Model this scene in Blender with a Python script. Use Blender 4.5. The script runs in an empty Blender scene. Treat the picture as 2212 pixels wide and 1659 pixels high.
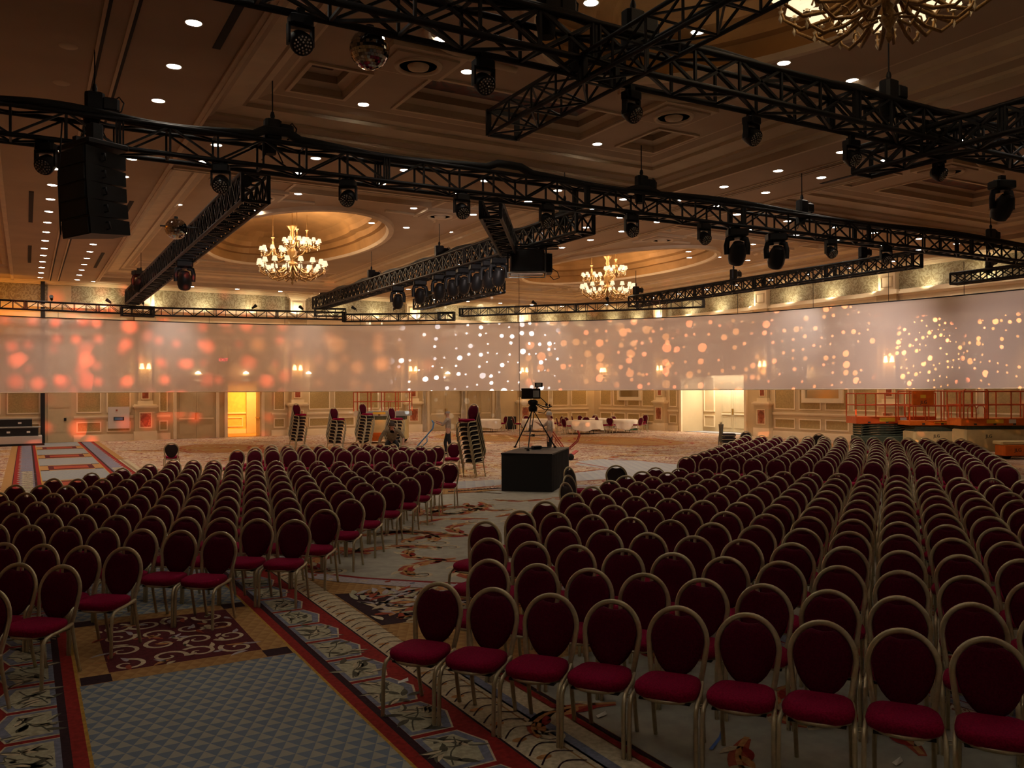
import bpy, math, random
from mathutils import Vector, Matrix
random.seed(7)
SC = bpy.context.scene
COL = SC.collection
F, H, CX, CY = 1840.0, 2.46, 1106.0, 829.5      # focal length in px, eye height, image centre
YAW = math.atan(1050 / F)
S, C_ = math.sin(YAW), math.cos(YAW)

# ---------------------------------------------------------------- camera
cam = bpy.data.cameras.new('camera'); camo = bpy.data.objects.new('camera', cam); COL.objects.link(camo)
cam.sensor_fit = 'HORIZONTAL'; cam.sensor_width = 36.0; cam.lens = 36.0 * F / 2212.0
cam.clip_start = 0.05; cam.clip_end = 200
pitch = math.atan(13.5 / F); roll = math.atan(0.00452)
fw = Vector((S * math.cos(pitch), C_ * math.cos(pitch), math.sin(pitch)))
rt = Vector((C_, -S, 0)); up = rt.cross(fw)
rt2 = rt * math.cos(roll) - up * math.sin(roll); up2 = rt2.cross(fw)
M = Matrix((rt2, up2, -fw)).transposed().to_4x4(); M.translation = Vector((0, 0, H))
camo.matrix_world = M
SC.camera = camo

# ---------------------------------------------------------------- exposure, world
SC.view_settings.view_transform = 'Standard'; SC.view_settings.look = 'None'
SC.view_settings.exposure = 0.0; SC.view_settings.gamma = 1.0; SC.view_settings.use_curve_mapping = False
SC.cycles.max_bounces = 6; SC.cycles.diffuse_bounces = 3; SC.cycles.transparent_max_bounces = 12
SC.cycles.use_adaptive_sampling = True; SC.cycles.adaptive_threshold = 0.025
SC.cycles.caustics_reflective = False; SC.cycles.caustics_refractive = False
SC.cycles.sample_clamp_indirect = 3.0
W = bpy.data.worlds.new('world'); SC.world = W; W.use_nodes = True
W.node_tree.nodes['Background'].inputs[0].default_value = (1.0, 0.74, 0.52, 1)
W.node_tree.nodes['Background'].inputs[1].default_value = 0.010

K_DOWN, K_CHAN, K_GOBO, K_WASH = 1.0, 1.0, 1.0, 1.0
def lamp(name, kind, loc, power, color, target=None, parent=None, **kw):
    l = bpy.data.lights.new(name, kind); l.energy = power; l.color = color
    for k, v in kw.items(): setattr(l, k, v)
    o = bpy.data.objects.new(name, l); COL.objects.link(o); o.location = loc
    d = (Vector(target) - Vector(loc)) if target else Vector((0, 0, -1))
    o.rotation_euler = d.to_track_quat('-Z', 'Y').to_euler()
    return o
WARM = (1.0, 0.72, 0.44); WARM2 = (1.0, 0.85, 0.68)

# ---------------------------------------------------------------- pixel helpers (measured lines of sight to real places)
def hz(x): return 848 - .00452 * x
def uv(x, y, z=0.0):
    Y = F * (H - z) / (y - hz(x)); X = (x - CX) / F * Y
    return (X * C_ + Y * S, -X * S + Y * C_)
def dep(x, Y):
    X = (x - CX) / F * Y; return (X * C_ + Y * S, -X * S + Y * C_)
def ux(x, v):
    t = (x - CX) / F; return v * (t * C_ + S) / (C_ - t * S)
def vx(x, u):
    t = (x - CX) / F; return u * (C_ - t * S) / (t * C_ + S)
def proj(u, v, z=0):
    X = u * C_ - v * S; Y = u * S + v * C_
    return (CX + X / Y * F, hz(CX + X / Y * F) + (H - z) / Y * F, Y)

# ---------------------------------------------------------------- materials
MATS = {}
def mat(name, col, rough=.7, metal=0., noise=0., nscale=8., emit=None, est=0., bump=0., bscale=60., spec=.4, col2=None):
    m = bpy.data.materials.new(name); m.use_nodes = True; nt = m.node_tree; b = nt.nodes['Principled BSDF']
    b.inputs['Base Color'].default_value = (*col, 1); b.inputs['Roughness'].default_value = rough
    b.inputs['Metallic'].default_value = metal; b.inputs['Specular IOR Level'].default_value = spec
    if noise or bump or col2:
        tc = nt.nodes.new('ShaderNodeTexCoord')
    if noise or col2:
        n = nt.nodes.new('ShaderNodeTexNoise'); n.inputs['Scale'].default_value = nscale; n.inputs['Detail'].default_value = 4
        nt.links.new(tc.outputs['Object'], n.inputs['Vector'])
        r = nt.nodes.new('ShaderNodeValToRGB'); r.color_ramp.elements[0].position = .35; r.color_ramp.elements[1].position = .65
        c2 = col2 or tuple(min(1, c * (1 + noise)) for c in col)
        c1 = col if col2 else tuple(c * (1 - noise) for c in col)
        r.color_ramp.elements[0].color = (*c1, 1); r.color_ramp.elements[1].color = (*c2, 1)
        nt.links.new(n.outputs['Fac'], r.inputs['Fac']); nt.links.new(r.outputs['Color'], b.inputs['Base Color'])
    if bump:
        n2 = nt.nodes.new('ShaderNodeTexNoise'); n2.inputs['Scale'].default_value = bscale
        nt.links.new(tc.outputs['Object'], n2.inputs['Vector'])
        bp = nt.nodes.new('ShaderNodeBump'); bp.inputs['Strength'].default_value = bump; bp.inputs['Distance'].default_value = .01
        nt.links.new(n2.outputs['Fac'], bp.inputs['Height']); nt.links.new(bp.outputs['Normal'], b.inputs['Normal'])
    if emit: b.inputs['Emission Color'].default_value = (*emit, 1); b.inputs['Emission Strength'].default_value = est
    MATS[name] = m; return m
G = lambda v: (v, v, v)
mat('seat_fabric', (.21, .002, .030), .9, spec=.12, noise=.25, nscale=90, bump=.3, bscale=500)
mat('back_fabric_shaded', (.070, .002, .012), .9, spec=.12, noise=.3, nscale=90, bump=.3, bscale=500)  # seat burgundy with the shade on the backrests put into its colour
mat('dark_or_shaded_fabric', (.018, .008, .008), .9, noise=.3, nscale=60)  # real dark backs and cushions; painted shade on lower stacked chairs
mat('gold_metal', (.50, .43, .27), .34, .45, noise=.08, nscale=30)
mat('black_metal', (.006, .006, .007), .5, .1, spec=.25)
mat('black_matte', (.010, .010, .011), .75)
mat('black_gloss', (.012, .012, .016), .15, spec=.6)
mat('black_rubber', (.008, .008, .008), .8)
mat('lens', (.02, .02, .022), .15, spec=.5)
mat('plaster', (.62, .46, .29), .75, noise=.05, nscale=1.5)
mat('ceiling_paint', (.46, .34, .235), .8, noise=.05, nscale=.8)
mat('ceiling_trim', (.66, .52, .36), .65, noise=.06, nscale=2)
mat('dome_paint', (.33, .175, .06), .7, noise=.15, nscale=1.2)
mat('slot_black', (.01, .008, .007), .8)
mat('wall_cream', (.62, .47, .27), .7, noise=.05, nscale=1.0)
mat('wall_trim', (.84, .68, .44), .55, noise=.04, nscale=2)
mat('wall_panel', (.42, .29, .115), .75, noise=.12, nscale=14)
mat('door_paint', (.58, .45, .26), .55, noise=.04, nscale=3)
mat('marble_red', (.30, .075, .03), .4, noise=.3, nscale=6)
mat('medallion', (.50, .20, .10), .55, noise=.35, nscale=16)
mat('white_cloth', (.86, .76, .62), .85, noise=.03, nscale=6)
mat('curtain', (.70, .60, .45), .9, noise=.06, nscale=4)
mat('brass', (.55, .36, .12), .3, .9)
mat('chand_gold', (.27, .15, .05), .45, .6, noise=.3, nscale=40)
mat('chand_crystal', (.85, .72, .5), .1, 0, spec=.9)
mat('shade_glass', (.22, .18, .12), .7, emit=(1, .80, .50), est=1.15, spec=.1)
mat('down_glow', (1, .95, .85), .5, emit=(1, .88, .72), est=34.0)
mat('down_trim', (.75, .68, .56), .4)
mat('sconce_glow', (1, .8, .5), .5, emit=(1, .62, .25), est=14.0)
mat('sconce_white', (1, .9, .75), .5, emit=(1, .86, .62), est=11.0)
mat('exit_red', (.6, .02, .02), .5, emit=(1, .03, .05), est=9.0)
mat('mirror', (.50, .47, .42), .12, 1.0)
mat('lift_orange', (.55, .085, .012), .45, noise=.12, nscale=5)
mat('lift_orange2', (.62, .13, .01), .4, noise=.1, nscale=5)
mat('lift_dark', (.05, .065, .04), .6, noise=.2, nscale=9)
mat('lift_cream', (.66, .52, .24), .5, noise=.06, nscale=4)
mat('lift_grey', (.35, .36, .33), .5, noise=.1, nscale=5)
mat('yellow_paint', (.75, .48, .04), .5)
mat('label_white', (.75, .72, .65), .5)
mat('sign_grey', (.62, .56, .50), .6)
mat('ink', (.03, .03, .03), .7)
mat('blue_paint', (.05, .17, .34), .4)
mat('red_paint', (.42, .035, .03), .45)
mat('skin', (.42, .21, .13), .6)
mat('hair_grey', (.30, .26, .22), .9)
mat('hair_dark', (.05, .035, .025), .9)
mat('shirt_tan', (.27, .21, .155), .9, noise=.25, nscale=25)
mat('shirt_olive', (.16, .12, .07), .9, noise=.2, nscale=20)
mat('trouser_black', (.012, .012, .014), .9)
mat('green_crate', (.03, .10, .05), .5)
mat('tape_blue', (.05, .14, .5), .6)
mat('paper', (.8, .78, .72), .7)
mat('corridor_wall', (.80, .50, .14), .7, noise=.08, nscale=5)
mat('facet_grout', (.03, .03, .03), .5)
mat('chair_olive', (.10, .085, .05), .6)

def mirror_facets():
    m = bpy.data.materials.new('mirror_tiles'); m.use_nodes = True; nt = m.node_tree; b = nt.nodes['Principled BSDF']
    b.inputs['Metallic'].default_value = 1; b.inputs['Roughness'].default_value = .05; b.inputs['Base Color'].default_value = (.55, .53, .5, 1)
    MATS['mirror_tiles'] = m
mirror_facets()

def screen_mat():
    m = bpy.data.materials.new('screen_fabric'); m.use_nodes = True; nt = m.node_tree
    b = nt.nodes['Principled BSDF']; nt.nodes.remove(b); out = nt.nodes['Material Output']
    d = nt.nodes.new('ShaderNodeBsdfDiffuse'); t = nt.nodes.new('ShaderNodeBsdfTranslucent'); p = nt.nodes.new('ShaderNodeBsdfTransparent')
    tc = nt.nodes.new('ShaderNodeTexCoord'); n = nt.nodes.new('ShaderNodeTexNoise'); n.inputs['Scale'].default_value = .5; n.inputs['Detail'].default_value = 3
    r = nt.nodes.new('ShaderNodeValToRGB'); r.color_ramp.elements[0].color = (.78, .67, .62, 1); r.color_ramp.elements[1].color = (.90, .79, .73, 1)
    nt.links.new(tc.outputs['Object'], n.inputs['Vector']); nt.links.new(n.outputs['Fac'], r.inputs['Fac'])
    nt.links.new(r.outputs['Color'], d.inputs['Color']); nt.links.new(r.outputs['Color'], t.inputs['Color'])
    w = nt.nodes.new('ShaderNodeTexWave'); w.inputs['Scale'].default_value = .6; w.inputs['Distortion'].default_value = 9; w.inputs['Detail'].default_value = 3
    bp = nt.nodes.new('ShaderNodeBump'); bp.inputs['Strength'].default_value = .12; bp.inputs['Distance'].default_value = .05
    nt.links.new(tc.outputs['Object'], w.inputs['Vector']); nt.links.new(w.outputs['Fac'], bp.inputs['Height']); nt.links.new(bp.outputs['Normal'], d.inputs['Normal'])
    a = nt.nodes.new('ShaderNodeMixShader'); a.inputs[0].default_value = .35
    nt.links.new(d.outputs[0], a.inputs[1]); nt.links.new(t.outputs[0], a.inputs[2])
    c = nt.nodes.new('ShaderNodeMixShader'); c.inputs[0].default_value = .17
    nt.links.new(a.outputs[0], c.inputs[1]); nt.links.new(p.outputs[0], c.inputs[2]); nt.links.new(c.outputs[0], out.inputs[0])
    MATS['screen_fabric'] = m
screen_mat()

def node_mix(nt, fac, a, b):
    x = nt.nodes.new('ShaderNodeMix'); x.data_type = 'RGBA'
    for s, v in ((x.inputs[0], fac), (x.inputs[6], a), (x.inputs[7], b)):
        if isinstance(v, tuple): s.default_value = (*v, 1)
        elif isinstance(v, (int, float)): s.default_value = v
        else: nt.links.new(v, s)
    return x.outputs[2]
def mth(nt, op, a, b=None, c=None):
    x = nt.nodes.new('ShaderNodeMath'); x.operation = op
    for i, v in enumerate((a, b, c)):
        if v is None: continue
        if isinstance(v, (int, float)): x.inputs[i].default_value = v
        else: nt.links.new(v, x.inputs[i])
    return x.outputs[0]
def tri_mat(name, c1, c2, k, var=.12):
    """carpet of small triangles: rows of upward triangles in c1 on c2"""
    m = bpy.data.materials.new(name); m.use_nodes = True; nt = m.node_tree; b = nt.nodes['Principled BSDF']
    b.inputs['Roughness'].default_value = .95; b.inputs['Specular IOR Level'].default_value = .15
    tc = nt.nodes.new('ShaderNodeTexCoord'); sp = nt.nodes.new('ShaderNodeSeparateXYZ'); nt.links.new(tc.outputs['Object'], sp.inputs[0])
    y = mth(nt, 'MULTIPLY', sp.outputs[1], k); row = mth(nt, 'FLOOR', y); fy = mth(nt, 'FRACT', y)
    x = mth(nt, 'ADD', mth(nt, 'MULTIPLY', sp.outputs[0], k), mth(nt, 'MULTIPLY', row, .5)); fx = mth(nt, 'FRACT', x)
    tri = mth(nt, 'LESS_THAN', mth(nt, 'ADD', mth(nt, 'MULTIPLY', mth(nt, 'ABSOLUTE', mth(nt, 'SUBTRACT', fx, .5)), 2.0), fy), 1.0)
    n = nt.nodes.new('ShaderNodeTexNoise'); n.inputs['Scale'].default_value = k * .8; nt.links.new(tc.outputs['Object'], n.inputs['Vector'])
    base = node_mix(nt, tri, c2, c1)
    dk = node_mix(nt, mth(nt, 'MULTIPLY', n.outputs['Fac'], var * 3), base, tuple(c * .6 for c in c2))
    nt.links.new(dk, b.inputs['Base Color']); MATS[name] = m
tri_mat('c_blue', (.38, .365, .29), (.165, .205, .27), 8.5)
tri_mat('c_gold', (.46, .27, .095), (.36, .19, .07), 9.0, .2)
tri_mat('c_bluegrey', (.42, .40, .37), (.34, .34, .35), 3.5, .1)
def cmat(n, c, noise=.18, sc=25): mat(n, c, .95, noise=noise, nscale=sc, spec=.15)
cmat('c_red', (.235, .018, .015)); cmat('c_maroon', (.085, .014, .018)); cmat('c_dark', (.030, .012, .016)); cmat('c_grey', (.36, .34, .28), .10, 6)
cmat('c_cream', (.50, .41, .27)); cmat('c_leaf', (.38, .35, .24)); cmat('c_leafd', (.085, .08, .055)); cmat('c_slate', (.17, .18, .24))
cmat('c_orange', (.42, .20, .07)); cmat('c_rust', (.30, .06, .03)); cmat('c_yellow', (.40, .23, .04)); cmat('c_lilac', (.38, .34, .36))
def far_carpet():
    m = bpy.data.materials.new('carpet_base'); m.use_nodes = True; nt = m.node_tree; b = nt.nodes['Principled BSDF']
    b.inputs['Roughness'].default_value = .95; b.inputs['Specular IOR Level'].default_value = .15
    tc = nt.nodes.new('ShaderNodeTexCoord')
    n = nt.nodes.new('ShaderNodeTexNoise'); n.inputs['Scale'].default_value = .55; n.inputs['Detail'].default_value = 5; n.inputs['Distortion'].default_value = 1.2
    nt.links.new(tc.outputs['Object'], n.inputs['Vector'])
    r = nt.nodes.new('ShaderNodeValToRGB'); e = r.color_ramp.elements
    e[0].position = .34; e[0].color = (.34, .24, .16, 1); e[1].position = .66; e[1].color = (.47, .29, .10, 1)
    x = e.new(.5); x.color = (.50, .38, .27, 1)
    nt.links.new(n.outputs['Fac'], r.inputs['Fac'])
    v = nt.nodes.new('ShaderNodeTexNoise'); v.inputs['Scale'].default_value = 1.1; v.inputs['Detail'].default_value = 6; v.inputs['Distortion'].default_value = 3.5
    nt.links.new(tc.outputs['Object'], v.inputs['Vector'])
    band = mth(nt, 'LESS_THAN', mth(nt, 'ABSOLUTE', mth(nt, 'SUBTRACT', v.outputs['Fac'], .5)), .028)
    band2 = mth(nt, 'LESS_THAN', mth(nt, 'ABSOLUTE', mth(nt, 'SUBTRACT', v.outputs['Fac'], .56)), .016)
    c = node_mix(nt, mth(nt, 'MULTIPLY', band, .9), r.outputs['Color'], (.19, .030, .018))
    c = node_mix(nt, mth(nt, 'MULTIPLY', band2, .7), c, (.60, .52, .42))
    nt.links.new(c, b.inputs['Base Color']); MATS['carpet_base'] = m
far_carpet()
def wallpaper():
    m = bpy.data.materials.new('wallpaper'); m.use_nodes = True; nt = m.node_tree; b = nt.nodes['Principled BSDF']
    b.inputs['Roughness'].default_value = .55
    tc = nt.nodes.new('ShaderNodeTexCoord'); n = nt.nodes.new('ShaderNodeTexNoise'); n.inputs['Scale'].default_value = 3.2; n.inputs['Detail'].default_value = 3; n.inputs['Distortion'].default_value = 4
    nt.links.new(tc.outputs['Object'], n.inputs['Vector'])
    r = nt.nodes.new('ShaderNodeValToRGB'); r.color_ramp.elements[0].position = .46; r.color_ramp.elements[1].position = .54
    r.color_ramp.elements[0].color = (.24, .19, .10, 1); r.color_ramp.elements[1].color = (.40, .34, .21, 1)
    nt.links.new(n.outputs['Fac'], r.inputs['Fac']); nt.links.new(r.outputs['Color'], b.inputs['Base Color']); MATS['wallpaper'] = m
    m = bpy.data.materials.new('fresco'); m.use_nodes = True; nt = m.node_tree; b = nt.nodes['Principled BSDF']
    tc = nt.nodes.new('ShaderNodeTexCoord'); n = nt.nodes.new('ShaderNodeTexNoise'); n.inputs['Scale'].default_value = 1.6; n.inputs['Detail'].default_value = 5; n.inputs['Distortion'].default_value = 1.5
    nt.links.new(tc.outputs['Object'], n.inputs['Vector'])
    r = nt.nodes.new('ShaderNodeValToRGB'); e = r.color_ramp.elements; e[0].position = .35; e[0].color = (.05, .035, .03, 1); e[1].position = .7; e[1].color = (.30, .20, .12, 1)
    a = e.new(.48); a.color = (.16, .045, .03, 1); a = e.new(.58); a.color = (.10, .10, .11, 1)
    nt.links.new(n.outputs['Fac'], r.inputs['Fac']); nt.links.new(r.outputs['Color'], b.inputs['Base Color']); MATS['fresco'] = m
wallpaper()

# ---------------------------------------------------------------- mesh builder
class MB:
    def __init__(s): s.v = []; s.f = []; s.m = []; s.names = []; s.sm = []
    def mi(s, name):
        if name not in s.names: s.names.append(name)
        return s.names.index(name)
    def add(s, vs, fs, m, T=None, smooth=False):
        o = len(s.v); k = s.mi(m)
        s.v += [tuple(T @ Vector(p)) for p in vs] if T is not None else [tuple(p) for p in vs]
        for f in fs: s.f.append(tuple(i + o for i in f)); s.m.append(k); s.sm.append(smooth)
    def box(s, x0, x1, y0, y1, z0, z1, m, T=None):
        s.add([(x0,y0,z0),(x1,y0,z0),(x1,y1,z0),(x0,y1,z0),(x0,y0,z1),(x1,y0,z1),(x1,y1,z1),(x0,y1,z1)],
              [(0,3,2,1),(4,5,6,7),(0,1,5,4),(1,2,6,5),(2,3,7,6),(3,0,4,7)], m, T)
    def bevbox(s, x0, x1, y0, y1, z0, z1, b, m, T=None):
        """box with chamfered vertical and top edges"""
        def ring(i, z): return [(x0+b+i,y0+i,z),(x1-b-i,y0+i,z),(x1-i,y0+b+i,z),(x1-i,y1-b-i,z),(x1-b-i,y1-i,z),(x0+b+i,y1-i,z),(x0+i,y1-b-i,z),(x0+i,y0+b+i,z)]
        v = ring(b*.5, z0) + ring(0, z0+b*.5) + ring(0, z1-b*.5) + ring(b*.5, z1)
        f = [tuple(reversed(range(8))), tuple(range(24, 32))]
        for r in range(3): f += [(r*8+i, r*8+(i+1)%8, r*8+8+(i+1)%8, r*8+8+i) for i in range(8)]
        s.add(v, f, m, T)
    def tube(s, pts, r, m, n=6, T=None, closed=False, r2=None, cap=True, smooth=True):
        P = [Vector(p) for p in pts]; N = len(P); vs = []; prev = None
        for i, p in enumerate(P):
            if closed: t = (P[(i+1)%N] - P[i-1])
            else: t = P[min(i+1,N-1)] - P[max(i-1,0)]
            t.normalize()
            if prev is None: a = Vector((0,0,1)) if abs(t.z) < .9 else Vector((1,0,0)); x = t.cross(a).normalized()
            else: x = (prev - t * prev.dot(t)).normalized()
            prev = x; y = t.cross(x)
            rr = r if not isinstance(r, (list, tuple)) else r[i]
            ry = rr if r2 is None else r2
            for k in range(n):
                a = 2*math.pi*(k+.5)/n; vs.append(p + x*math.cos(a)*rr + y*math.sin(a)*ry)
        fs = []
        for i in range(N if closed else N-1):
            j = (i+1)%N
            fs += [(i*n+k, i*n+(k+1)%n, j*n+(k+1)%n, j*n+k) for k in range(n)]
        s.add(vs, fs, m, T, smooth)
        if cap and not closed: s.add(vs[:n], [tuple(reversed(range(n)))], m, T); s.add(vs[-n:], [tuple(range(n))], m, T)
    def bar(s, a, b, r, m, n=4, T=None): s.tube([a, b], r, m, n, T, smooth=False)
    def lathe(s, prof, m, n=16, T=None, smooth=True, cap=True):
        vs = []; fs = []
        for (r, z) in prof:
            for k in range(n): a = 2*math.pi*k/n; vs.append((r*math.cos(a), r*math.sin(a), z))
        for i in range(len(prof)-1): fs += [(i*n+k, i*n+(k+1)%n, (i+1)*n+(k+1)%n, (i+1)*n+k) for k in range(n)]
        s.add(vs, fs, m, T, smooth)
        if cap:
            if prof[0][0] > 1e-4: s.add(vs[:n], [tuple(reversed(range(n)))], m, T)
            if prof[-1][0] > 1e-4: s.add(vs[-n:], [tuple(range(n))], m, T)
    def prism(s, poly, z0, z1, m, T=None):
        n = len(poly); vs = [(x,y,z0) for x,y in poly] + [(x,y,z1) for x,y in poly]
        s.add(vs, [tuple(reversed(range(n))), tuple(range(n,2*n))] + [(i,(i+1)%n,n+(i+1)%n,n+i) for i in range(n)], m, T)
    def flat(s, poly, z, m):
        a = sum(poly[i][0]*poly[(i+1)%len(poly)][1] - poly[(i+1)%len(poly)][0]*poly[i][1] for i in range(len(poly)))
        if a < 0: poly = poly[::-1]
        s.add([(x,y,z) for x,y in poly], [tuple(range(len(poly)))], m)
    def ribbon(s, pts, w, z, m):
        n = len(pts); L = []; R = []
        for i,(x,y) in enumerate(pts):
            a = pts[max(i-1,0)]; b = pts[min(i+1,n-1)]; dx, dy = b[0]-a[0], b[1]-a[1]; l = math.hypot(dx,dy) or 1
            ww = w(i/(n-1)) if callable(w) else w
            L.append((x-dy/l*ww, y+dx/l*ww, z)); R.append((x+dy/l*ww, y-dx/l*ww, z))
        s.add(L+R, [(n+i, n+i+1, i+1, i) for i in range(n-1)], m)
    def mesh(s, name):
        me = bpy.data.meshes.new(name); me.from_pydata(s.v, [], s.f)
        for n in s.names: me.materials.append(MATS[n])
        me.polygons.foreach_set('material_index', s.m); me.polygons.foreach_set('use_smooth', s.sm); me.update()
        return me
    def obj(s, name, parent=None, loc=None):
        o = bpy.data.objects.new(name, s.mesh(name)); COL.objects.link(o)
        if parent: o.parent = parent
        if loc: o.location = loc
        return o
def tag(o, label=None, cat=None, group=None, kind=None):
    if label: o['label'] = label
    if cat: o['category'] = cat
    if group: o['group'] = group
    if kind: o['kind'] = kind
    return o
def thing(name, label, cat, loc=(0,0,0), rz=0., group=None):
    o = bpy.data.objects.new(name, None); COL.objects.link(o); o.location = loc; o.rotation_euler = (0,0,rz)
    return tag(o, label, cat, group)
def struct(mb, name): return tag(mb.obj(name), kind='structure')
def dup(root, loc, rz, label, group=None, cat=None):
    r = root.copy(); COL.objects.link(r); r.location = loc; r.rotation_euler = (0,0,rz); r['label'] = label
    if group: r['group'] = group
    if cat: r['category'] = cat
    for ch in KIDS.get(root.name, ()):
        c = ch.copy(); COL.objects.link(c); c.parent = r
        for g in KIDS.get(ch.name, ()):
            d = g.copy(); COL.objects.link(d); d.parent = c
    return r
KIDS = {}
def regkids(root):
    KIDS[root.name] = list(root.children)
    for c in root.children: KIDS[c.name] = list(c.children)
TR = lambda x,y,z: Matrix.Translation((x,y,z))
RZ = lambda a: Matrix.Rotation(a,4,'Z')
RX = lambda a: Matrix.Rotation(a,4,'X')
RY = lambda a: Matrix.Rotation(a,4,'Y')
ORD = ['first','second','third','fourth','fifth','sixth','seventh','eighth','ninth','tenth','eleventh','twelfth','thirteenth','fourteenth','fifteenth','sixteenth','seventeenth','eighteenth','nineteenth','twentieth']
def text_mesh(txt, size, matname, T, parent, name='lettering', depth=.004):
    cu = bpy.data.curves.new('t', 'FONT'); cu.body = txt; cu.size = size; cu.extrude = depth; cu.align_x = 'CENTER'; cu.align_y = 'CENTER'
    o = bpy.data.objects.new('t', cu); COL.objects.link(o)
    dg = bpy.context.evaluated_depsgraph_get(); me = bpy.data.meshes.new_from_object(o.evaluated_get(dg)); bpy.data.objects.remove(o)
    me.transform(T); me.materials.clear(); me.materials.append(MATS[matname])
    n = bpy.data.objects.new(name, me); COL.objects.link(n); n.parent = parent; return n
# ================================================================ THE ROOM
RX1, RY1 = 33.4, 47.3           # right wall x, back wall y
ZC = 7.9
def grid_faces(mb, xs, ys, holes, z, m, T=None):
    for i in range(len(xs)-1):
        for j in range(len(ys)-1):
            cx, cy = (xs[i]+xs[i+1])/2, (ys[j]+ys[j+1])/2
            if any(a < cx < b and c < cy < d for a,b,c,d in holes): continue
            mb.add([(xs[i],ys[j],z),(xs[i],ys[j+1],z),(xs[i+1],ys[j+1],z),(xs[i+1],ys[j],z)], [(0,1,2,3)], m, T)

# ---------------- ceiling
BAYS = [(3.1,15.3,-5.2,18.6),(3.1,15.3,22.0,45.6),(18.75,30.95,-5.2,18.6),(18.75,30.95,22.0,45.6)]
TRAY = (-6.5,-0.7,22.0,43.4)
mb = MB()
xs = sorted({-7.5,-6.5,-.7,3.1,15.3,18.75,30.95,RX1}); ys = sorted({-9.,-5.2,18.6,22.0,43.4,45.6,RY1})
grid_faces(mb, xs, ys, BAYS+[TRAY], ZC, 'ceiling_paint')
def frames(mb, r, steps, m):
    a,b,c,d = r; prev = None
    for k,(i,z) in enumerate(steps):
        q = [(a+i,c+i,z),(b-i,c+i,z),(b-i,d-i,z),(a+i,d-i,z)]
        if prev:
            for e in range(4): mb.add([prev[e],prev[(e+1)%4],q[(e+1)%4],q[e]], [(0,1,2,3)], m if isinstance(m,str) else m[k%len(m)])
        prev = q
COVE = [(0,7.9),(-.06,7.9),(-.06,7.84),(0,7.84),(0,8.02),(.12,8.06),(.12,8.12),(.28,8.2),(.28,8.26),(.75,8.32),(.8,8.3),(.8,8.38),(1.0,8.42),(1.2,8.5),(1.25,8.5)]
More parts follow.
